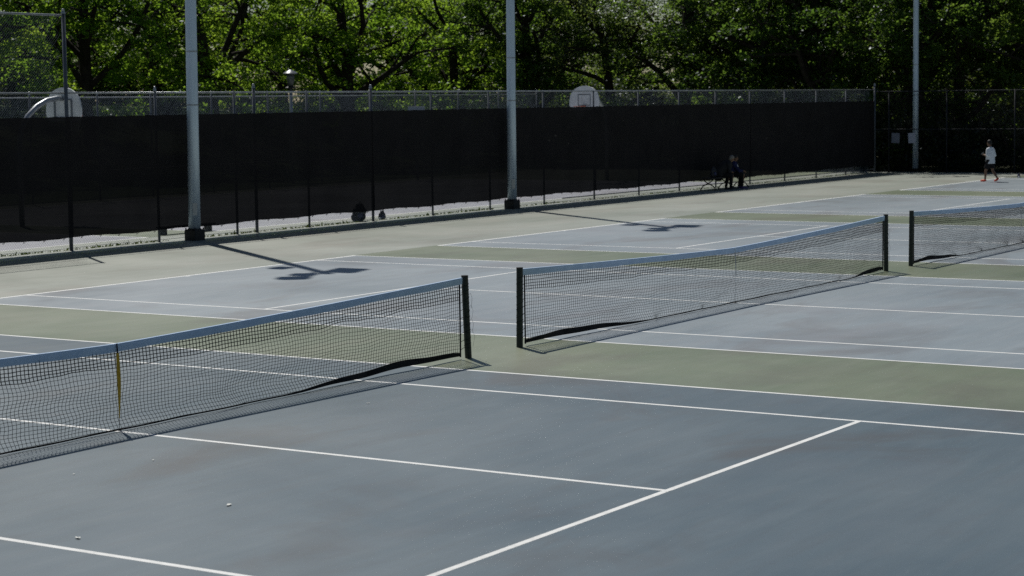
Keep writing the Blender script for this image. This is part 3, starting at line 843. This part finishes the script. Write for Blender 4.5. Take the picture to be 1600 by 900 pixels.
def standing_player():
    root = thing('person', 'person in a loose white T-shirt walking with a phone near the far fence', 'person', (58.0, 11.15, 0.004), R(-196))
    body = MB()
    hp = Vector((0, -.055, 1.455)); hr = Matrix.Rotation(R(14), 3, 'X')
    limb(body, [(0, 0, .80), (0, -.005, .95), (0, -.01, 1.10), (0, 0, 1.22)], [.125, .115, .125, .10], 16)
    limb(body, [(-.13, 0, 1.22), (0, .005, 1.245), (.13, 0, 1.22)], [.055, .065, .055], 12)
    limb(body, [(0, 0, 1.24), (0, -.03, 1.40)], [.052, .048], 12)
    head(body, hp, hr, .98)
    legs = [[(.085, 0, .80), (.085, -.13, .44), (.085, -.17, .08)], [(-.085, 0, .80), (-.085, .05, .43), (-.085, .26, .15)]]
    for L in legs:
        a, b_, c_ = [Vector(p) for p in L]
        limb(body, [a, a.lerp(b_, .5), b_, b_.lerp(c_, .35), b_.lerp(c_, .75), c_], [.083, .072, .052, .054, .038, .034], 12)
    limb(body, [(.085, -.17, .05), (.085, -.24, .035), (.085, -.32, .028)], [.036, .036, .026], 10)
    limb(body, [(-.085, .27, .12), (-.085, .23, .065), (-.085, .17, .03)], [.034, .036, .026], 10)
    arms = [[(.165, 0, 1.205), (.20, .03, .96), (.12, -.19, 1.02)], [(-.165, 0, 1.205), (-.21, .04, .95), (-.19, -.10, .76)]]
    for A in arms:
        a, b_, c_ = [Vector(p) for p in A]
        limb(body, [a, a.lerp(b_, .5), b_, b_.lerp(c_, .3), c_], [.047, .041, .034, .034, .025], 10)
    f = Vector((-.08, -.22, .06))
    hand(body, arms[0][2], f, (.5, -.2, .8), (-.8, .2, .5), .55, .92)
    hand(body, arms[1][2], (.02, -.14, -.2), (-1, 0, 0), (0, -1, 0), .5, .92)
    o = link('body', remesh(body, 'body', .0065, 3), M['skin'], root)
    link('hair', remesh(hair_cap(hp, hr, .98), 'hair', .009, 2), M['hair'], root)
    eyes(root, hp, hr, .98)
    sh = MB()
    sh.tube([(0, .004, .685), (0, .002, .86), (0, -.005, 1.05), (0, 0, 1.21)], [.178, .165, .162, .140], 24)
    limb(sh, [(-.145, 0, 1.215), (0, .008, 1.24), (.145, 0, 1.215)], [.072, .092, .072], 14)
    limb(sh, [(.165, 0, 1.205), (.195, .022, 1.02)], [.068, .078], 12)
    limb(sh, [(-.165, 0, 1.205), (-.20, .028, 1.0)], [.068, .078], 12)
    link('t_shirt', remesh(sh, 't_shirt', .010, 2), M['white_cloth'], root)
    st = MB()
    limb(st, [(0, 0, .86), (0, 0, .76)], [.142, .145], 18)
    st.tube([(.085, 0, .84), (.085, 0, .80), (.088, -.105, .50)], [.10, .105, .100], 16)
    st.tube([(-.085, 0, .84), (-.085, 0, .80), (-.088, .035, .50)], [.10, .105, .100], 16)
    link('shorts', remesh(st, 'shorts', .010, 2), M['dark_cloth'], root)
    for pts, lab in (([(.085, -.155, .055), (.085, -.22, .045), (.085, -.345, .036)], 1), ([(-.085, .285, .125), (-.085, .24, .075), (-.085, .155, .038)], 2)):
        mb = MB(); limb(mb, pts, [.044, .046, .034], 12)
        link('shoe', remesh(mb, 'shoe', .008, 2), M['red'], root)
    mb = MB(); mb.box(-.036, .036, -.004, .004, -.07, .07, .003)
    ph = mb.build('phone', M['phone']); tag(ph, 'dark phone held in the walking player\'s hand', 'phone')
    Mz = Matrix.Rotation(R(-196), 4, 'Z'); Mz.translation = (58.0, 11.15, .004)
    ph.matrix_world = Mz @ Matrix.Translation((.075, -.305, 1.075)) @ Matrix.Rotation(R(-50), 4, 'X')
standing_player()

def seated(label, loc, rz, top, bottom, hair_m, lean, head_dx, shoe, knee_sp=.15, cap=False, legs_short=True, sc=1.0, streak=False, bulk=1.0):
    root = thing('person', label, 'person', loc, rz, 'people sitting on the iron bench')
    body = MB()
    ch = Vector((0, -.02 - lean * .8, .90)); nk = ch + Vector((head_dx * .3, -.10 * lean * 3, .10))
    hp = nk + Vector((head_dx, -.05 - .1 * lean, .125)); hr = Matrix.Rotation(R(12 + 40 * lean), 3, 'X') @ Matrix.Rotation(head_dx * 2, 3, 'Z')
    limb(body, [(0, .02, .53), (0, .03, .62), (0, -.3 * lean, .76), ch], [.135, .125, .135, .115], 16)
    limb(body, [ch + Vector((-.14, 0, .03)), ch + Vector((0, .01, .055)), ch + Vector((.14, 0, .03))], [.055, .066, .055], 12)
    limb(body, [ch + Vector((0, 0, .04)), nk, hp + Vector((0, .02, -.06))], [.056, .05, .05], 12)
    head(body, hp, hr)
    for s in (-1, 1):
        hipp = Vector((s * .09, 0, .545)); kn = Vector((s * knee_sp, -.43, .53)); an = Vector((s * knee_sp * .9, -.40 if s < 0 else -.34, .085))
        limb(body, [hipp, hipp.lerp(kn, .5), kn], [.092, .082, .058], 12)
        limb(body, [kn, kn.lerp(an, .3), kn.lerp(an, .75), an], [.056, .056, .040, .036], 12)
        limb(body, [an + Vector((0, .01, -.03)), an + Vector((0, -.08, -.047)), an + Vector((0, -.16, -.055))], [.038, .036, .026], 10)
        shd = ch + Vector((s * .17, 0, .01)); el = Vector((s * (knee_sp + .05), -.27 - .12 * lean, .66)); wr = Vector((s * .05, -.45, .66))
        limb(body, [shd, shd.lerp(el, .5), el, el.lerp(wr, .3), wr], [.048, .043, .036, .036, .026], 10)
        hand(body, wr, (-s * .5, -.8, -.25), (0, -.3, 1), (-s, .3, .2), .7)
    link('body', remesh(body, 'body', .0075, 3), M['skin'], root)
    link('cap' if cap else 'hair', remesh(hair_cap(hp, hr), 'hair', .01, 2), M[hair_m], root)
    eyes(root, hp, hr)
    sh = MB()
    limb(sh, [(0, .02, .55), (0, .03, .64), (0, -.3 * lean, .77), ch], [.160 * bulk, .155 * bulk, .160 * bulk, .140 * bulk], 18)
    limb(sh, [ch + Vector((-.16, 0, .02)), ch + Vector((0, .01, .045)), ch + Vector((.16, 0, .02))], [.076 * bulk, .085 * bulk, .076 * bulk], 12)
    for s in (-1, 1):
        shd = ch + Vector((s * .17, 0, .01)); el = Vector((s * (knee_sp + .05), -.27 - .12 * lean, .66))
        limb(sh, [shd, shd.lerp(el, .55 if bulk == 1 else 1.0)] + ([] if bulk == 1 else [el.lerp(Vector((s * .05, -.45, .66)), .75)]), [.072 * bulk, .066] + ([] if bulk == 1 else [.050]), 12)
    so = link('shirt', remesh(sh, 'shirt', .012, 3), M[top], root)
    if streak:
        mb = MB()
        limb(mb, [ch + Vector((.03, -.125, .02)), ch + Vector((.05, -.165, -.08)), ch + Vector((.04, -.17, -.18))], [.028, .030, .02], 8)
        mb.build('shirt_stripe', M['white_cloth'], so, smooth=True)
    st = MB()
    for s in (-1, 1):
        kn = Vector((s * knee_sp, -.40, .53)); hipp = Vector((s * .09, 0, .545))
        limb(st, [hipp, hipp.lerp(kn, .5), kn], [.108, .098, .078], 12)
        if not legs_short:
            an = Vector((s * knee_sp * .9, -.39 if s < 0 else -.33, .12))
            limb(st, [kn, kn.lerp(an, .4), an], [.074, .066, .055], 12)
    limb(st, [(0, .02, .55), (0, .02, .60)], [.15, .15], 16)
    link('trousers' if not legs_short else 'shorts', remesh(st, 'shorts', .012, 3), M[bottom], root)
    for s in (-1, 1):
        an = Vector((s * knee_sp * .9, -.40 if s < 0 else -.34, .085))
        mb = MB(); limb(mb, [an + Vector((0, .02, -.028)), an + Vector((0, -.07, -.04)), an + Vector((0, -.185, -.05))], [.046, .047, .034], 12)
        link('shoe', remesh(mb, 'shoe', .009, 2), M[shoe], root)
    return root
seated('grey-haired person in dark clothes leaning forward on the left of the bench', (49.52, 18.29, -.022), R(46), 'grey_cloth', 'dark_cloth', 'grey_hair', .36, .02, 'dark_shoe', .20, legs_short=False, bulk=1.45)
seated('dark-haired person in a navy top sitting on the right end of the bench', (50.42, 18.27, -.022), R(34), 'navy', 'dark_cloth', 'hair', .09, -.02, 'purple', .17, legs_short=False, streak=True, bulk=1.12)

# ------------------------------------------------------------------ bags
def bag(label, loc, w_, d, h, taper, mat, group, extras=True, lean=0.0):
    root = thing('sports_bag', label, 'bag', loc, 0, group)
    mb = MB()
    limb(mb, [(-w_ * .30, 0, h * .25), (w_ * .30, 0, h * .25)], [h * .26, h * .26], 12)
    limb(mb, [(-w_ * .26 + lean * .5, 0, h * .55), (w_ * .26 * taper + lean * .5, 0, h * .55)], [h * .24, h * .24], 12)
    limb(mb, [(-w_ * .12 * taper + lean, 0, h * .84), (w_ * .16 * taper + lean, 0, h * .82)], [h * .16, h * .16], 12)
    me = remesh(mb, 'bag_body', .018, 3)
    o = link('bag_body', me, M[mat], root); o.scale = (1, d, 1)
    mb = MB(); mb.tube([(-w_ * .18 + lean, -.02, h * .9), (lean, -.05, h * 1.12), (w_ * .16 + lean, -.02, h * .9)], .012, 6)
    mb.build('strap', M['hem'], root)
    mb = MB(); mb.ellipsoid((-w_ * .05, -h * .26 * d, h * .33), (w_ * .22, .03, h * .18), 12)
    mb.build('pocket', M['bag_blue' if mat == 'bag' else 'bag'], root, smooth=True)
    if extras:
        mb = MB(); mb.ellipsoid((-w_ * .42, -.05, .035), (.05, .035, .034), 10); mb.build('white_towel', M['white_cloth'], root, smooth=True)
    return root
bag('large dark sports bag leaning against a post behind the fence', (29.50, 19.40, 0), .56, .75, .50, 1.3, 'bag', 'bags at the foot of the fence', False, .05)
bag('small dark bag with a white towel end, right of the large bag', (30.55, 19.36, 0), .36, .7, .24, 1.0, 'bag', 'bags at the foot of the fence', True)
bag('little dark purple bag on the court by the right edge, beyond the walking player', (61.9, 11.35, .004), .34, .7, .17, .9, 'bag_blue', None, True)

bag('dark grey bag standing on the left end of the iron bench', (49.02, 18.25, .456), .42, .7, .40, 1.0, 'bag', None, False)

# ------------------------------------------------------------------ litter on the near court
def scrap(label, x, y, s, rot):
    rr = random.Random(int(x * 100) + 7)
    mb = MB(); n = 7
    ring = [(s * (1 + .4 * rr.random()) * math.cos(6.283 * i / n), .55 * s * (1 + .4 * rr.random()) * math.sin(6.283 * i / n), .002 + .35 * s * rr.random()) for i in range(n)]
    mb.add(ring + [(0, 0, .004)], [(i, (i + 1) % n, n) for i in range(n)])
    mb.add([(x_ , y_, z_ - .0015) for x_, y_, z_ in ring] + [(0, 0, .0025)], [((i + 1) % n, i, n) for i in range(n)])
    o = mb.build('paper_scrap', M['scrap'], None, False, (x, y, .0055)); o.rotation_euler = (0, 0, rot)
    tag(o, label, 'litter', 'pale scraps lying on the near court')
scrap('larger pale scrap on the near court, between the two near white lines', -2.30, -3.53, .030, .4)
scrap('pale scrap lying just above the bottom left white line', -3.83, -3.34, .030, 1.2)
scrap('tiny pale scrap below the net, right of the yellow strap', -1.07, -1.53, .014, .8)
scrap('tiny pale scrap below the net, left of the yellow strap', -1.94, -1.38, .011, .1)
scrap('tiny pale scrap on the blue court under the right half of the nearest net', 2.68, -1.21, .016, 2.0)

# ------------------------------------------------------------------ path lamp and picnic table beyond the back fence
def at(px, d, z=0.0):
    """a spot on the ground seen along picture column px, d metres from the camera"""
    dirv = fx + rx * ((px - 800) / 3078.97); a = math.atan2(dirv.y, dirv.x)
    return Vector((CAM.x + d * math.cos(a), CAM.y + d * math.sin(a), z))
root = thing('path_lamp', 'path lamp with a wide white cap rising above the fence left of the forked tree', 'street lamp', (50, 38.5, 0))
mb = MB(); mb.tube([(0, 0, -.05), (0, 0, 3.95)], .07, 12); mb.build('lamp_post', M['galv'], root, smooth=True)
mb = MB(); mb.lathe((0, 0, 3.95), [(.22, 0), (.24, .04), (.10, .10)], 16); mb.build('collar', M['black_base'], root)
mb = MB(); mb.lathe((0, 0, 4.05), [(.09, 0), (.15, .15), (.17, .35), (.16, .5)], 16); mb.build('lamp_glass', M['lamp_glass'], root, smooth=True)
mb = MB(); mb.lathe((0, 0, 4.55), [(.30, 0), (.31, .03), (.22, .10), (.09, .16), (.03, .19)], 20); smooth_by_angle(mb.build('lamp_cap', M['lamp_cap'], root, smooth=True))

# ------------------------------------------------------------------ trees
def tree_meshes(seed, H, crown_r, crown_z0, n_limb, clumps, per, leaf, style):
    rng = np.random.default_rng(seed)
    tr = MB()
    tips = []
    def grow(p, d, length, r, depth):
        n = 4; pts = [p.copy()]; rad = [r]; q = p.copy(); dd = d.copy()
        for i in range(n):
            dd = (dd + rng.normal(size=3) * (.16 if depth else .07) + np.array([0, 0, .05 if depth < 2 else -.03])); dd /= np.linalg.norm(dd)
            q = q + dd * length / n; pts.append(q.copy()); rad.append(r * (1 - .45 * (i + 1) / n))
        tr.tube([tuple(a) for a in pts], rad, 8 if depth < 2 else 5, False)
        if depth >= 2: tips.append(pts[2])
        if depth >= 1: tips.append(pts[-1])
        if depth < 3:
            k = n_limb if depth == 0 else (4 if depth == 1 else 3)
            for i in range(k):
                f = rng.uniform(.35, 1.0) if depth else rng.uniform(crown_z0 / (H * .62), 1.0)
                j = min(n - 1, int(f * n)); a = pts[j] + (pts[j + 1] - pts[j]) * (f * n - j)
                az = 6.283 * (i + rng.uniform(-.3, .3)) / k + (depth * 1.3)
                el = rng.uniform(.0, .75) if depth == 0 else rng.uniform(-.45, .6)
                nd = np.array([math.cos(az) * math.cos(el), math.sin(az) * math.cos(el), math.sin(el)])
                nd = nd * .8 + dd * .35; nd /= np.linalg.norm(nd)
                ln_ = (crown_r * rng.uniform(.65, .95) if depth == 0 else length * rng.uniform(.42, .62))
                grow(a, nd, ln_, rad[j] * (.55 if depth == 0 else .6), depth + 1)
    grow(np.array([0, 0, -.3]), np.array([rng.normal() * .05, rng.normal() * .05, 1.0]), H * .62, H * .026, 0)
    tips = np.array(tips)
    c0 = np.array([0, 0, crown_z0])
    V = []; 
    centers = []
    for i in range(clumps):
        t_ = tips[rng.integers(len(tips))] + rng.normal(size=3) * np.array([.55, .55, .38])
        if t_[2] < crown_z0 * .6: t_[2] = crown_z0 * .6 + rng.random() * 1.5
        centers.append(t_)
    # a few clumps filling the dome of the crown
    for i in range(int(clumps * (.22 if style == 0 else .28))):
        a = rng.uniform(0, 6.283); u = rng.uniform(-.15, 1)
        rr = crown_r * math.sqrt(max(0, 1 - max(0, u) ** 2)) * rng.uniform(.55, 1.02)
        centers.append(np.array([rr * math.cos(a), rr * math.sin(a), crown_z0 + 1.2 + (H - crown_z0 - 1.2) * max(-.1, u) * rng.uniform(.85, 1.0)]))
    cs = np.array(centers); K = len(cs)
    # leaves: flattened sprays, each leaf a small bent rhombus
    N = K * per
    sz = rng.uniform(.4, 1.0, K) * (1.15 if style == 1 else 1.0)
    off = rng.normal(size=(K, per, 3)); off /= np.linalg.norm(off, axis=2, keepdims=True); off *= rng.uniform(.12, 1, (K, per, 1)) ** .75
    off *= sz[:, None, None] * np.array([1, 1, .42])
    tilt = rng.normal(size=(K, 2)) * .35
    off[..., 2] += off[..., 0] * tilt[:, None, 0] + off[..., 1] * tilt[:, None, 1] - .25 * (off[..., 0] ** 2 + off[..., 1] ** 2)
    pos = (cs[:, None] + off).reshape(-1, 3)
    az = rng.uniform(0, 6.283, N); pit = rng.normal(size=N) * .45 - .35; rol = rng.normal(size=N) * .5
    d = np.stack([np.cos(az) * np.cos(pit), np.sin(az) * np.cos(pit), np.sin(pit)], 1)
    s_ = np.stack([-np.sin(az) * np.cos(rol), np.cos(az) * np.cos(rol), np.sin(rol)], 1)
    L = leaf * rng.uniform(.7, 1.25, N)[:, None]; W = L * .36
    q = np.stack([pos - d * L * .5, pos + s_ * W - d * L * .06, pos + d * L * .5, pos - s_ * W - d * L * .06], 1)
    lb = MB(); idx = np.arange(N * 4).reshape(N, 4); lb.addq(q.reshape(-1, 3), idx)
    return tr.mesh('trunk', True), lb.mesh('crown')

kinds = {
    'maple': [tree_meshes(11, 13.5, 5.8, 1.5, 10, 215, 96, .172, 0), tree_meshes(12, 12.5, 5.4, 1.2, 9, 180, 96, .172, 0), tree_meshes(17, 14.5, 6.2, 1.7, 10, 260, 96, .172, 0)],
    'elm': [tree_meshes(21, 14.0, 4.8, 1.2, 11, 230, 90, .18, 1), tree_meshes(22, 15.5, 5.2, 1.0, 12, 240, 90, .18, 1), tree_meshes(29, 13.0, 4.6, .8, 10, 220, 90, .18, 1)],
    'ash': [tree_meshes(31, 11.0, 4.0, 2.0, 9, 330, 44, .13, 2)],
}
def plant(kind, v, px, d, rz, sc, label, group, mat, cat='tree', name=None, dz=0.0):
    p = at(px, d); z = bank(p.x, p.y) if p.y > 37 else 0.0
    root = thing(name or {'maple': 'maple_tree', 'elm': 'elm_tree', 'ash': 'ash_tree'}[kind], label, cat, (p.x, p.y, z - .05 + dz), rz, group)
    root.scale = (sc, sc, sc)
    tm, cm = kinds[kind][v % len(kinds[kind])]
    trunk = link('trunk', tm, M['bark'], root)
    crown = link('crown', cm, None, root)
    if not cm.materials: cm.materials.append(M[mat])
    crown.material_slots[0].link = 'OBJECT'; crown.material_slots[0].material = M[mat]
    return root

G = 'trees standing behind the courts'
T = [  # kind, variant, px, distance, turn, scale, leaf, label
    ('maple', 0, -90, 88, 0.3, 1.0, 'leaf_a', 'leafy green tree cut by the left edge, seen through the tall mesh'),
    ('maple', 1, 150, 93, 1.9, 1.05, 'leaf_a', 'yellow-green tree rising right behind the left basketball hoop'),
    ('maple', 2, 345, 98, 4.1, 1.0, 'leaf_a', 'yellow-green tree just right of the leftmost floodlight pole'),
    ('maple', 0, 556, 104, 2.6, 1.12, 'leaf_a', 'yellow-green tree with a dark forked trunk right of the path lamp'),
    ('maple', 1, 715, 110, 5.2, 1.05, 'leaf_a', 'yellow-green tree left of the middle floodlight pole'),
    ('elm', 0, 850, 106, 0.8, .95, 'leaf_b', 'dark green tree just right of the middle floodlight pole'),
    ('ash', 0, 960, 104, 2.2, 1.1, 'leaf_c', 'smaller grey-green tree above the right basketball hoop'),
    ('elm', 1, 1075, 101, 3.4, .95, 'leaf_b', 'dark tree with bare stems above the seated pair'),
    ('elm', 2, 1190, 97, 1.2, 1.0, 'leaf_b', 'near-black tree above the right end of the screened fence'),
    ('elm', 0, 1300, 94, 4.9, 1.0, 'leaf_b', 'dark tree standing at the fence corner, left of the thin pole'),
    ('elm', 1, 1405, 92.5, 2.0, .9, 'leaf_b', 'dark tree with sunlit low branches directly behind the white notices'),
    ('elm', 2, 1500, 93, 5.8, 1.0, 'leaf_b', 'dark tree right of the thin far pole'),
    ('elm', 0, 1610, 92, 3.0, 1.0, 'leaf_b', 'dark tree cut by the right edge behind the far fence'),
    ('maple', 2, 40, 106, 2.2, 1.0, 'leaf_a', 'second-row tree filling the gap left of the left basketball hoop'),
    ('maple', 0, 245, 110, 5.5, 1.05, 'leaf_a', 'second-row tree filling the gap left of the leftmost floodlight pole'),
    ('maple', 1, 455, 116, 0.9, 1.1, 'leaf_a', 'second-row tree directly behind the path lamp'),
    ('maple', 2, 640, 121, 3.6, 1.1, 'leaf_a', 'second-row tree in the gap right of the forked trunk'),
    ('elm', 1, 785, 124, 2.0, 1.05, 'leaf_b', 'second-row dark tree hidden behind the middle floodlight pole'),
    ('elm', 2, 905, 120, 4.4, .95, 'leaf_b', 'second-row dark tree behind the right basketball hoop'),
    ('elm', 0, 1135, 114, 1.5, 1.0, 'leaf_b', 'second-row dark tree above the right seated person'),
    ('elm', 1, 1250, 109, 5.0, 1.0, 'leaf_b', 'second-row dark tree above the end of the windscreen'),
    ('elm', 2, 1355, 106, 0.2, 1.0, 'leaf_b', 'second-row dark tree behind the fence corner'),
    ('elm', 0, 1455, 106, 2.9, 1.05, 'leaf_b', 'second-row dark tree right beside the thin far pole'),
    ('elm', 1, 1555, 106, 4.0, 1.05, 'leaf_b', 'second-row dark tree above the walking player'),
    ('maple', 0, 120, 128, 1.1, 1.15, 'leaf_d', 'rear tree seen in the gaps behind the left basketball hoop'),
    ('maple', 1, 320, 132, 3.3, 1.2, 'leaf_d', 'rear tree seen in the gaps right of the leftmost floodlight pole'),
    ('maple', 2, 540, 138, 0.4, 1.25, 'leaf_d', 'rear tree closing the view behind the forked trunk'),
    ('maple', 0, 740, 142, 4.5, 1.2, 'leaf_d', 'rear tree closing the view left of the middle floodlight pole'),
    ('elm', 2, 990, 138, 2.4, .72, 'leaf_d', 'rear dark tree under the brightest sky gaps'),
    ('elm', 0, 1200, 130, 5.6, 1.15, 'leaf_d', 'rear dark tree above the windscreen end'),
    ('elm', 1, 1400, 126, 1.7, 1.15, 'leaf_d', 'rear dark tree closing the view behind the notices'),
    ('elm', 2, 1590, 124, 3.9, 1.15, 'leaf_d', 'rear dark tree closing the view at the right edge'),
]
for (k, v_, px, d, rz, sc, mt, lab) in T:
    plant(k, v_, px, d, rz, sc, lab, G, mt)

# shrubs: low leafy mounds with several stems
def shrub_mesh(seed, r, h, clumps=110, per=46, leaf=.13):
    rng = np.random.default_rng(seed)
    st = MB()
    for i in range(7):
        a = rng.uniform(0, 6.28); e = rng.uniform(.4, .9) * r * .7
        st.tube([(0, 0, -.05), (e * .3 * math.cos(a), e * .3 * math.sin(a), h * .35), (e * math.cos(a), e * math.sin(a), h * .8)], [.03, .022, .01], 5)
    u = rng.uniform(0, 1, clumps); a = rng.uniform(0, 6.28, clumps)
    rr = r * np.sqrt(np.clip(1 - u ** 2.2, 0, 1)) * rng.uniform(.4, 1, clumps)
    cs = np.stack([rr * np.cos(a), rr * np.sin(a), .12 + u * h * rng.uniform(.8, 1.05, clumps)], 1)
    N = clumps * per
    pos = (cs[:, None] + rng.normal(size=(clumps, per, 3)) * np.array([.20, .20, .14])).reshape(-1, 3)
    pos[:, 2] = np.maximum(pos[:, 2], .05)
    az = rng.uniform(0, 6.283, N); pit = rng.normal(size=N) * .5 - .2; rol = rng.normal(size=N) * .6
    d = np.stack([np.cos(az) * np.cos(pit), np.sin(az) * np.cos(pit), np.sin(pit)], 1)
    s_ = np.stack([-np.sin(az) * np.cos(rol), np.cos(az) * np.cos(rol), np.sin(rol)], 1)
    L = leaf * rng.uniform(.7, 1.25, N)[:, None]; W = L * .38
    q = np.stack([pos - d * L * .5, pos + s_ * W, pos + d * L * .5, pos - s_ * W], 1)
    lb = MB(); lb.addq(q.reshape(-1, 3), np.arange(N * 4).reshape(N, 4))
    return st.mesh('stems', True), lb.mesh('foliage')
SH = [shrub_mesh(41, 1.5, 2.0), shrub_mesh(42, 1.8, 2.6), shrub_mesh(43, 1.3, 1.6)]
S = [(1360, 90.5, 1.2, 'dark shrub behind the fence corner'), (1420, 89.5, 1.0, 'dark shrub hiding the foot of the thin far pole'),
     (1470, 88.8, 1.15, 'dark shrub just right of the thin far pole, behind the far fence'), (1525, 88.0, 1.0, 'dark shrub behind the walking player\'s back'),
     (1580, 87.6, 1.2, 'dark shrub behind the far fence above the little purple bag'), (1640, 87, 1.1, 'dark shrub at the right edge behind the far fence'),
     (1395, 99, 1.5, 'tall dark shrub deep behind the white notices'), (1500, 98, 1.6, 'tall dark shrub deep behind the far fence'), (1585, 97, 1.6, 'tall dark shrub deep behind the fence at the right edge'),
     (1300, 98, 1.5, 'dark shrub behind the right end of the windscreen'), (1210, 101, 1.5, 'dark shrub above the bright gap right of the bench'), (1120, 104, 1.6, 'dark shrub behind the seated pair'),
     (1030, 106, 1.6, 'dark shrub right of the right basketball hoop'), (950, 110, 1.6, 'dark shrub behind the right basketball hoop'), (860, 112, 1.7, 'dark shrub right of the middle floodlight pole'),
     (700, 116, 1.2, 'green shrub left of the middle floodlight pole'), (600, 112, 1.0, 'sunlit green shrub right of the forked trunk'), (400, 108, 1.0, 'green shrub left of the path lamp'),
     (270, 104, 1.1, 'green shrub left of the leftmost floodlight pole'), (60, 97, 1.1, 'green shrub under the gooseneck arm of the left hoop')]
for i, (px, d, sc, lab) in enumerate(S):
    p = at(px, d); z = bank(p.x, p.y) if p.y > 37 else 0
    root = thing('shrub', lab, 'shrub', (p.x, p.y, z - .03), i * 1.7, 'shrubs at the edge of the courts')
    root.scale = (sc, sc, sc)
    a, c_ = SH[i % 3]
    link('stems', a, M['bark'], root); link('foliage', c_, M['shrub'], root)


# understorey closing the view between the trunks
U = [(-40, 128, 'tall understorey shrub behind the tall mesh at the left edge'), (70, 131, 'tall understorey shrub behind the left basketball hoop'),
     (180, 126, 'tall understorey shrub between the left hoop and the leftmost pole'), (290, 134, 'tall understorey shrub directly behind the leftmost floodlight pole'),
     (385, 128, 'tall understorey shrub midway between the leftmost pole and the path lamp'), (470, 133, 'tall understorey shrub behind the path lamp'),
     (590, 130, 'tall understorey shrub right of the forked trunk'), (690, 136, 'tall understorey shrub left of the middle pole'),
     (800, 134, 'tall understorey shrub directly behind the middle pole'), (905, 130, 'tall understorey shrub deep behind the right hoop'),
     (1010, 126, 'tall understorey shrub deep behind the fence, above the middle net'), (1110, 122, 'tall understorey shrub deep behind the seated pair'),
     (1215, 118, 'tall understorey shrub deep behind the windscreen end'), (1330, 116, 'tall understorey shrub deep behind the fence corner'),
     (1440, 114, 'tall understorey shrub deep behind the thin far pole'), (1560, 113, 'tall understorey shrub deep behind the walking player'), (1660, 112, 'tall understorey shrub deep behind the far fence at the right edge')]
for i, (px, d, lab) in enumerate(U):
    for j in range(2):
        p = at(px + 45 * j, d + 5 * j); z = bank(p.x, p.y) if p.y > 37 else 0
        root = thing('shrub', lab if j == 0 else lab.replace('tall understorey', 'broad rear'), 'shrub', (p.x, p.y, z - .05), i * 2.1 + j, 'understorey shrubs behind the trees')
        root.scale = (2.0, 2.0, 2.1 + .3 * math.sin(i * 2.3 + j))
        a, c_ = SH[(i + j) % 3]
        link('stems', a, M['bark'], root); o = link('foliage', c_, None, root)
        o.material_slots[0].link = 'OBJECT'; o.material_slots[0].material = M['leaf_d']

# blank pale board on a post, just showing above the screen
p = at(656, 84)
root = thing('sign_board', 'small pale blue-grey board just showing above the screen left of the middle pole', 'sign', (p.x, p.y, 0), R(-55))
mb = MB(); mb.tube([(0, 0, -.05), (0, 0, 2.7)], .03, 8); mb.build('post', M['dark_post'], root)
mb = MB(); mb.box(-.36, .36, -.075, -.035, 2.60, 3.12, .008); mb.build('board', M['table_top'], root)
